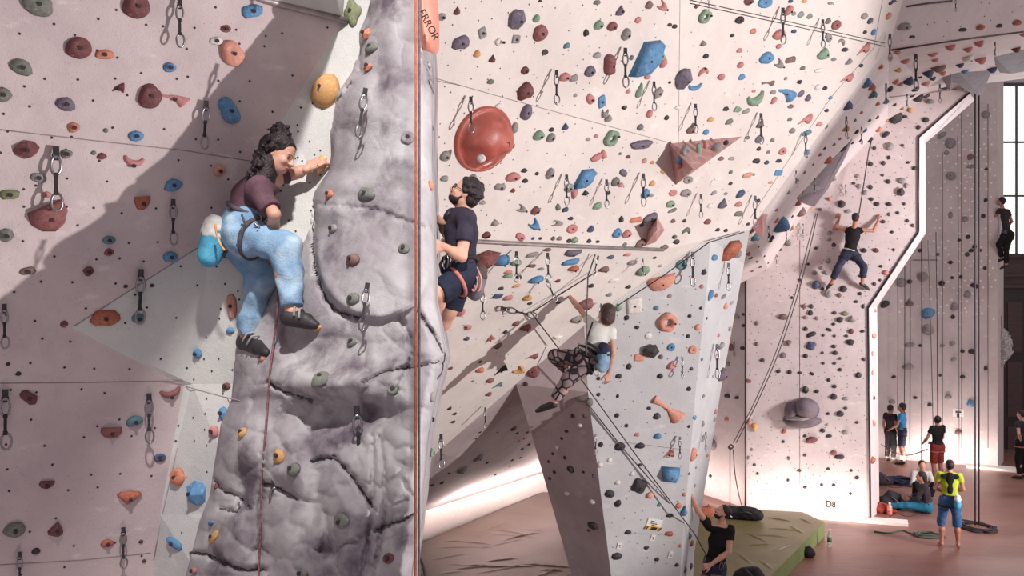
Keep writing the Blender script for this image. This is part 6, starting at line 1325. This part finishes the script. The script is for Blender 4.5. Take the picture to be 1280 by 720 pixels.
person('person in charcoal top and teal trousers sitting with legs stretched left', Js, .98, .015, 'skin_tan', 'dark_jacket', 1.9, 'teal_pant', .93, 'shoe', 'hair', 'long', f, f, (0, 0, 1), .225, None, False, 'people sitting on the hall floor', None, Vector(P(1160, 641, floorD(641))))
Js, f = sitting(1151, 622, floorD(622), 170, .98, .10, .40, .20, .0)
person('person in cream jacket sitting on the floor facing the camera', Js, .98, .015, 'skin', 'cream_tee', 1.85, 'black_tee', .93, 'shoe', 'hair', 'short', f, f, (0, 0, 1), .23, None, False, 'people sitting on the hall floor', None, Vector(P(1151, 622, floorD(622))))
# --- climber on the edge of the far wall against the window
Dw = 26.4
Jx = dict(head=X(1251, 252, Dw), neck=X(1253, 260, Dw), chest=X(1256, 271, Dw), pelvis=X(1259, 292, Dw-.1), ls=X(1249, 263, Dw), rs=X(1260, 264, Dw), le=X(1244, 271, Dw+.15), lw=X(1247, 261, Dw+.3), re=X(1265, 277, Dw), rw=X(1257, 285, Dw+.2),
          lh=X(1256, 294, Dw-.1), rh=X(1263, 294, Dw-.1), lk=X(1249, 305, Dw-.1), rk=X(1258, 310, Dw-.2), la=X(1252, 323, Dw+.1), ra=X(1258, 331, Dw), lt=X(1246, 327, Dw+.15), rt=X(1251, 335, Dw+.1))
person('climber in dark clothes on the edge of the far wall against the bright window', Jx, .95, .018, 'skin_tan', 'dark_jacket', .5, 'black_tee', .93, 'shoe', 'hair', 'mop', (-.8, .6, 0), (-.8, .6, .2), (0, 0, 1), .22, None, False, None, ('black', 'black'), Vector(P(1256, 335, Dw)))
# ================================================================== CRASH MATS, BAGS, BOTTLES, FLOOR ROPES
M['mat_olive'] = mat('olive_mat_vinyl', (128, 118, 78), (108, 98, 64), 1.4, .42, 0, .12, 30, spec=.5)
M['mat_side'] = mat('green_mat_side', (128, 140, 86), (110, 122, 74), 2, .55)
M['mat_tan'] = mat('tan_mat_vinyl', (112, 92, 80), (92, 74, 64), 1.2, .40, 0, .12, 30, spec=.5)
def crash_mat(name, label, rows, z, m, mside, creases, nu=90, seed=0, thick=.3):
    """rows: quads given as (left, right) floor points from front to back; the vinyl lies in stretched creases"""
    root = empty(name, Vector((rows[0][0][0], rows[0][0][1], 0))); tag(root, label, 'crash mat', 'crash mats'); vs, W_ = [], nu
    cum = []
    for (a, b), (c, d) in zip(rows[:-1], rows[1:]):
        for k in range(120): t = k/120; cum.append((Vector((*a, 0)).lerp(Vector((*c, 0)), t), Vector((*b, 0)).lerp(Vector((*d, 0)), t)))
    cum.append((Vector((*rows[-1][0], 0)), Vector((*rows[-1][1], 0))))
    for i, (a, b) in enumerate(cum):
        for j in range(nu):
            p = a.lerp(b, j/(nu-1)); h = .012*noise.noise(Vector((p.x*1.4+seed, p.y*.9, 2)))
            for (x0, y0, x1, y1, w_, hh) in creases:
                dx, dy = x1-x0, y1-y0; L2 = dx*dx+dy*dy; t = ((p.x-x0)*dx+(p.y-y0)*dy)/L2; tc = min(1, max(0, t)); d = math.hypot(p.x-x0-dx*tc, p.y-y0-dy*tc)+.02*noise.noise(p*3)
                h += hh*math.exp(-(d/w_)**2)*(1-abs(2*tc-1)**3)
            vs.append(Vector((p.x, p.y, z+h)))
    n = len(cum); fs = [(i*nu+j, i*nu+j+1, (i+1)*nu+j+1, (i+1)*nu+j) for i in range(n-1) for j in range(nu-1)]
    keep_world(link('top_cover', mesh_from(vs, fs, True), m), root)
    bd = [i*nu+nu-1 for i in range(n)]; bd = [j for j in range(nu-1)]+bd+[(n-1)*nu+j for j in range(nu-2, -1, -1)]+[i*nu for i in range(n-2, 0, -1)]
    top = [vs[i] for i in bd]; bot = [Vector((v.x, v.y, 0.005)) for v in top]; N = len(bd)
    keep_world(link('side_cover', mesh_from(top+bot, [(i, (i+1) % N, (i+1) % N+N, i+N) for i in range(N)]), mside), root)
    return root
def mz(px, py, z=.3): D = (CAMZ-z)*FPX/(py-HY); p = P(px, py, D); return (p.x, p.y)
cr = []
for (a, b) in (((985, 656), (1005, 668)), ((960, 660), (998, 664)), ((940, 668), (985, 672)), ((930, 682), (968, 680)), ((920, 690), (940, 706)), ((955, 646), (990, 652)), ((930, 665), (960, 678)), ((965, 690), (990, 680)), ((950, 700), (965, 712)), ((1000, 648), (1015, 655))):
    cr.append((*mz(*a), *mz(*b), .022, .022))
crash_mat('crash_mat', 'olive green crash mat beside the grey pillar and the D8 wall', [((2.2, 12.2), (4.0, 12.2)), ((2.7, 15.9), (4.25, 15.9)), ((3.3, 19.3), (6.35, 19.5)), ((3.6, 20.9), (6.15, 20.35))], .3, M['mat_olive'], M['mat_side'], cr, 150, 1)
cr = []; rnd = random.Random(5)
for i in range(26):
    a = (rnd.uniform(540, 720), rnd.uniform(650, 722)); b = (a[0]+rnd.uniform(30, 75), a[1]+rnd.uniform(-14, 6)); cr.append((*mz(*a), *mz(*b), rnd.uniform(.018, .032), rnd.uniform(.012, .024)))
crash_mat('crash_mat', 'tan crash mat filling the lit cave under the white overhang', [((-3.0, 9.5), (1.9, 9.5)), ((-3.1, 13.5), (2.2, 13.2)), ((-2.6, 17.0), (2.6, 16.5)), ((-1.72, 18.1), (2.9, 19.0)), ((.72, 22.3), (1.6, 22.2))], .28, M['mat_tan'], M['mat_side'], cr, 200, 4)

def blob(name, label, cat, prims, h, m, base, parts=(), group=None, wr=.006):
    r = empty(name, Vector(base)); tag(r, label, cat, group); keep_world(link('body' if cat not in ('bag', 'backpack') else 'shell', sdf_mesh(prims, h, wr, 26), M[m]), r)
    for nm, me, mm in parts: keep_world(link(nm, me, M[mm]), r)
    return r
def tubemesh(pts, r, closed=False, sides=6): bm = bmesh.new(); add_tube(bm, pts, r, sides, closed); return from_bm(bm, True)
Fz = lambda px, py, z=0.0: npv((*mz(px, py, z), z))
# long black bag lying at the back of the green mat
a, b = Fz(912, 648, .3), Fz(948, 651, .3); up_ = V(0, 0, 1)
blob('duffel_bag', 'long black duffel bag lying on the back edge of the olive mat', 'bag', [cap(a+up_*.13, b+up_*.11, .14, .11, .05), cap(a*.5+b*.5+up_*.16, b*.8+a*.2+up_*.14, .13, .12, .05)], .016, 'black', a*.5+b*.5,
     [('handle', tubemesh(spline([Vector(a*.7+b*.3+V(0, -.13, .16)), Vector(a*.5+b*.5+V(0, -.2, .20)), Vector(a*.3+b*.7+V(0, -.14, .16))], 6), .012), 'harness'), ('buckle', tubemesh([Vector(a+V(-.08, -.12, .10)), Vector(a+V(.02, -.15, .06))], .022), 'metal')])
c = Fz(883, 650, .3)
blob('stuff_sack', 'round rust-orange stuff sack on the mat behind the belayer\'s raised arm', 'bag', [cap(c+V(-.05, 0, .14), c+V(.06, 0, .15), .14, .13, .05)], .016, 'rope_orange', c, [('drawcord', tubemesh([Vector(c+V(.0, -.05, .28)), Vector(c+V(.03, -.06, .33)), Vector(c+V(.06, -.05, .28))], .010), 'black')])
c = Fz(936, 738, .3)
blob('backpack', 'black backpack at the bottom edge right of the belayer', 'backpack', [cap(c+V(-.10, 0, .16), c+V(.12, 0, .16), .17, .16, .06), cap(c+V(-.02, .02, .22), c+V(.08, 0, .24), .15, .14, .05), cap(c+V(-.22, -.02, .08), c+V(.26, 0, .08), .09, .09, .05)], .014, 'black', c,
     [('strap', tubemesh(spline([Vector(c+V(-.08, -.10, .36)), Vector(c+V(0, -.2, .28)), Vector(c+V(.02, -.19, .10))], 6), .016), 'harness')])
c = Fz(1011, 697)
blob('small_bag', 'small black bag on the floor beside the olive mat', 'bag', [cap(c+V(-.03, 0, .09), c+V(.04, 0, .08), .095, .085, .03), cap(c+V(.0, 0, .15), c+V(.03, 0, .14), .06, .05, .03)], .012, 'black', c, [('handle', tubemesh([Vector(c+V(-.06, -.03, .17)), Vector(c+V(-.01, -.04, .24)), Vector(c+V(.05, -.03, .18))], .010), 'harness')])
c = Fz(1116, 637)
blob('black_bag', 'black bag slumped behind the corner of the D8 wall', 'bag', [cap(c+V(-.15, .1, .14), c+V(.18, .1, .12), .16, .13, .05), cap(c+V(.0, .1, .26), c+V(.12, .1, .24), .15, .12, .05)], .016, 'black', c, [('strap', tubemesh(spline([Vector(c+V(-.05, -.06, .30)), Vector(c+V(.12, -.12, .16)), Vector(c+V(.25, -.1, .03))], 6), .014), 'harness')])
c = Fz(1103, 641)
blob('red_jacket', 'crumpled red jacket on the floor at the D8 corner', 'jacket', [cap(c+V(-.10, 0, .07), c+V(.14, 0, .07), .09, .08, .04), cap(c+V(-.05, .05, .14), c+V(.06, .02, .15), .09, .07, .04), cap(c+V(.12, -.05, .04), c+V(.26, -.05, .04), .05, .04, .03)], .012, 'red_short', c, wr=.010)
c = Fz(1107, 606)
blob('rucksack', 'dark rucksack leaning behind the right edge of the D8 wall', 'bag', [cap(c+V(-.12, 0, .12), c+V(.12, 0, .09), .13, .09, .05), cap(c+V(-.14, 0, .22), c+V(-.05, 0, .18), .10, .09, .05)], .016, 'dark_jacket', c, [('strap', tubemesh([Vector(c+V(-.1, -.1, .26)), Vector(c+V(.05, -.14, .12))], .014), 'harness')])
# bottles
def bottle(name, label, c, hgt, rad, m, cap_m, label_m):
    r = empty(name, Vector(c)); tag(r, label, 'bottle', None); prof = [(0, 0), (.9, 0), (1, .03), (1, .62), (.92, .70), (.42, .84), (.36, .90)]; bm = bmesh.new(); N = 16; rings = []
    for q_, z in prof[1:]: rings.append([bm.verts.new((c[0]+rad*q_*math.cos(6.2832*k/N), c[1]+rad*q_*math.sin(6.2832*k/N), c[2]+z*hgt)) for k in range(N)])
    for A_, B_ in zip(rings[:-1], rings[1:]):
        for k in range(N): bm.faces.new((A_[k], A_[(k+1) % N], B_[(k+1) % N], B_[k]))
    bm.faces.new(rings[0][::-1]); bm.faces.new(rings[-1]); keep_world(link('bottle_body', from_bm(bm, True), M[m]), r)
    keep_world(link('bottle_cap', tubemesh([Vector(c)+Vector((0, 0, hgt*.90)), Vector(c)+Vector((0, 0, hgt))], rad*.44, False, 12), M[cap_m]), r)
    keep_world(link('bottle_label', tubemesh([Vector(c)+Vector((0, 0, hgt*.28)), Vector(c)+Vector((0, 0, hgt*.52))], rad*1.03, False, 16), M[label_m]), r)
m_, nt_, b_ = _nodes('clear_plastic'); b_.inputs['Base Color'].default_value = (.92, .9, .9, 1); b_.inputs['Transmission Weight'].default_value = .75; b_.inputs['Roughness'].default_value = .12; M['clear'] = m_
M['pink_plastic'] = mat('salmon_plastic', (232, 140, 120), rough=.35); M['green_label'] = mat('green_label', (70, 120, 90), rough=.5)
bottle('water_bottle', 'clear plastic water bottle with a green label standing on the floor', Fz(1037, 683), .34, .045, 'clear', 'paper', 'green_label')
bottle('drinking_bottle', 'salmon drinking bottle beside the crumpled red jacket', Fz(1112, 643), .26, .055, 'pink_plastic', 'paper', 'pink_plastic')
# ropes on the floor
def coil(name, label, c, rx, ry, n, r, m, seed, tail=None, hgt=.05):
    rnd = random.Random(seed); pts = []
    for i in range(n*8): a = 6.2832*i/8; k = .55+.45*rnd.random(); pts.append(Vector((c[0]+rx*k*math.cos(a+.2*rnd.random())+rx*.12*math.sin(i*.7), c[1]+ry*k*math.sin(a), r+hgt*rnd.random()*(i/(n*8)))))
    pts += [Vector((p[0], p[1], r)) for p in (tail or [])]
    return rope(name, label, pts, r, m)
coil('rope_coil', 'dark rope coiled under the doubled hanging ropes on the floor', Fz(1222, 660), .42, .5, 6, .016, M['rope_dark'], 2, [Fz(1236, 664), Fz(1246, 663)])
coil('rope_coil', 'blue-black rope heaped at the feet of the man in bright blue', Fz(1130, 604), .45, .5, 9, .018, M['denim_dark'], 3, [Fz(1112, 602), Fz(1104, 600)], .16)
coil('rope_coil', 'dark green rope tangled on the floor left of the lime T-shirt man', Fz(1160, 670), .36, .25, 5, .014, M['rope_green'], 4, [Fz(1142, 668), Fz(1128, 664), Fz(1110, 667), Fz(1092, 665)])
rope('floor_rope', 'dark rope lying on the floor by the black bag', [Fz(1112, 646), Fz(1122, 642), Fz(1134, 646), Fz(1146, 643), Fz(1152, 640)], .014, M['rope_dark'])
rope('floor_rope', 'thin rope across the floor behind the cream jacket', [Fz(1097, 595), Fz(1106, 606), Fz(1120, 610), Fz(1134, 606), Fz(1146, 600)], .014, M['rope_dark'])
# ropes through the draws of the cave and pillar
def near(px, py, off=.12): h = hit(px, py); return h[0]-ray(px, py).normalized()*off if h else None
rope('lead_rope', 'tight dark rope from the slanted lip quickdraw down across the pillar to the belayer', [near(745, 340), near(703, 366), near(664, 391, .2), near(697, 434, .3), near(735, 486, .25), near(790, 562, .15), near(850, 643, .2), P(868, 667, 13.05), P(884, 696, 13.25)], .008, M['rope_dark'], smooth=False)
rope('climbing_rope', 'pale rope rising from the white T-shirt climber\'s harness to the lip', [P(733, 444, 10.15), P(733, 400, 10.2), near(735, 345, .2), near(744, 318)], .008, M['rope_grey'], smooth=False)
rope('lead_rope', 'tight thin rope from behind the brown-haired head up to the pillar top', [near(772, 382), near(830, 344), near(886, 303), near(930, 290)], .007, M['rope_dark'], smooth=False)
rope('slack_rope', 'thin grey rope hanging close to the pillar below the tight one', [near(735, 505, .05), near(780, 562, .05), near(830, 620, .05), near(862, 668, .05)], .008, M['rope_grey'])
# ropes of the D8 wall
Dq = lambda px, py, o: PD.at(px, py, o)
rope('lead_rope', 'dark rope rising from the climber in black tank top to the roof', [Dq(1074, 268, .3), Dq(1080, 230, .25), Dq(1086, 190, .2), Dq(1090, 174, .1)], .012, M['rope_dark'], smooth=False)
lr = empty('looped_rope', Dq(960, 460, .5)); tag(lr, 'long dark doubled rope sagging from the roof to the foot of the D8 wall', 'rope')
for dx in (0, 3.5): keep_world(tube_obj('strand', spline([Dq(1021+dx*.6, 268, .4), Dq(1012+dx, 305, .5), Dq(996+dx, 368, .6), Dq(974+dx, 435, .6), Dq(950+dx, 492, .6), Dq(928+dx, 535, .6), Dq(921+dx, 548, .6)], 6), .010, M['rope_dark']), lr)
keep_world(tube_obj('knot', [Dq(919+2.4*math.cos(t), 552+2.4*math.sin(t), .6+.02*t) for t in (6.283*k/12 for k in range(20))], .015, M['rope_dark']), lr)
keep_world(tube_obj('tail', spline([Dq(917, 556, .6), Dq(917, 590, .6), Dq(917, 626, .6)], 5), .012, M['rope_dark']), lr)
keep_world(tube_obj('tail', spline([Dq(921, 556, .6), Dq(923, 585, .6), Dq(928, 612, .6), Dq(933, 634, .5)], 5), .012, M['rope_dark']), lr)
# top ropes before the far wall
for i, (x0, y0, x1, y1, D_, r_) in enumerate(((1122, 330, 1122, 512, 27, .016), (1131, 310, 1130, 560, 27, .018), (1138, 300, 1137, 575, 27, .018), (1152, 290, 1152, 590, 26, .024), (1160, 300, 1167, 560, 26, .016), (1170, 290, 1172, 520, 25.5, .018), (1178, 190, 1178, 560, 26.5, .014), (1197, 170, 1199, 575, 26.5, .012))):
    nm = ['leftmost of the far top ropes', 'second far top rope from the left, over the man in blue', 'third far top rope from the left, beside the man in blue', 'thick dark top rope ending left of the cream jacket', 'slanting top rope left of the man in rust red shorts', 'top rope running down to the man in rust red shorts', 'long thin top rope just right of the man in rust red shorts', 'thin top rope by the white paper on the far wall'][i]
    rope('top_rope', nm, [P(x0, y0, D_), P((x0+x1)/2+.4, (y0+y1)/2, D_), P(x1, y1, D_)], r_*.62, M['rope_dark' if i % 2 else 'rope_grey'], 'top ropes before the far wall')
hr = empty('hanging_rope', Fz(1221, 658)); tag(hr, 'pair of thick dark top ropes hanging to a coil on the hall floor', 'rope', 'top ropes before the far wall')
c = Fz(1221, 658)
for dx in (-.035, .045): keep_world(tube_obj('strand', [(c[0]+dx, c[1], .03), (c[0]+dx*1.02, c[1], 4), (c[0]+dx, c[1], 9.2)], .016, M['rope_dark']), hr)
rope('slack_rope', 'thin rope drooping between the belayers at the far wall', [P(1101, 555, 26.6), P(1118, 566, 26.6), P(1135, 569, 26.6), P(1150, 565, 26.4), P(1160, 561, 25.2)], .012, M['rope_grey'])
PX_ = Plane(fa, fb, fa+Vector((0, 0, 3)))
fl = flat('paper_sign', 'white paper sign with a black mark on the far wall', 'sign', PX_, (1198, 516), 14, 10, M['paper'], -3)[0]
flat('print_line', None, None, PX_, (1198, 515), 7, 1.6, M['ink'], -3, off=.03)[0].parent = fl; flat('print_line', None, None, PX_, (1197.5, 519), 2.6, 5, M['ink'], -3, off=.03)[0].parent = fl
seam([(1202, 120), (1202, 300), (1202, 560)], WALL_X, .012); seam([(1235, 130), (1235, 560)], WALL_X, .012); seam([(1112, 325), (1172, 325)], WALL_X, .02)
seam([(1000, 300), (1000, 400), (1000, 520), (1000, 620)], WALL_D, .006)
# glass-like plastic drape hanging at the end of the far wall
pts = [npv(P(x, y, 27.0)) for x, y in ((1252, 408), (1256, 425), (1257, 440), (1252, 456))]
dr = blob('plastic_bag', 'crumpled clear plastic bag hanging at the end of the far wall', 'bag', [cap(pts[0], pts[1], .05, .16, .05), cap(pts[1], pts[2], .16, .17, .05), cap(pts[2], pts[3], .16, .07, .05)], .02, 'clear', Vector(pts[3]), [('tie', tubemesh([Vector(pts[0]), Vector(pts[0])+Vector((0, 0, .3))], .012), 'rope_grey')], wr=.03)
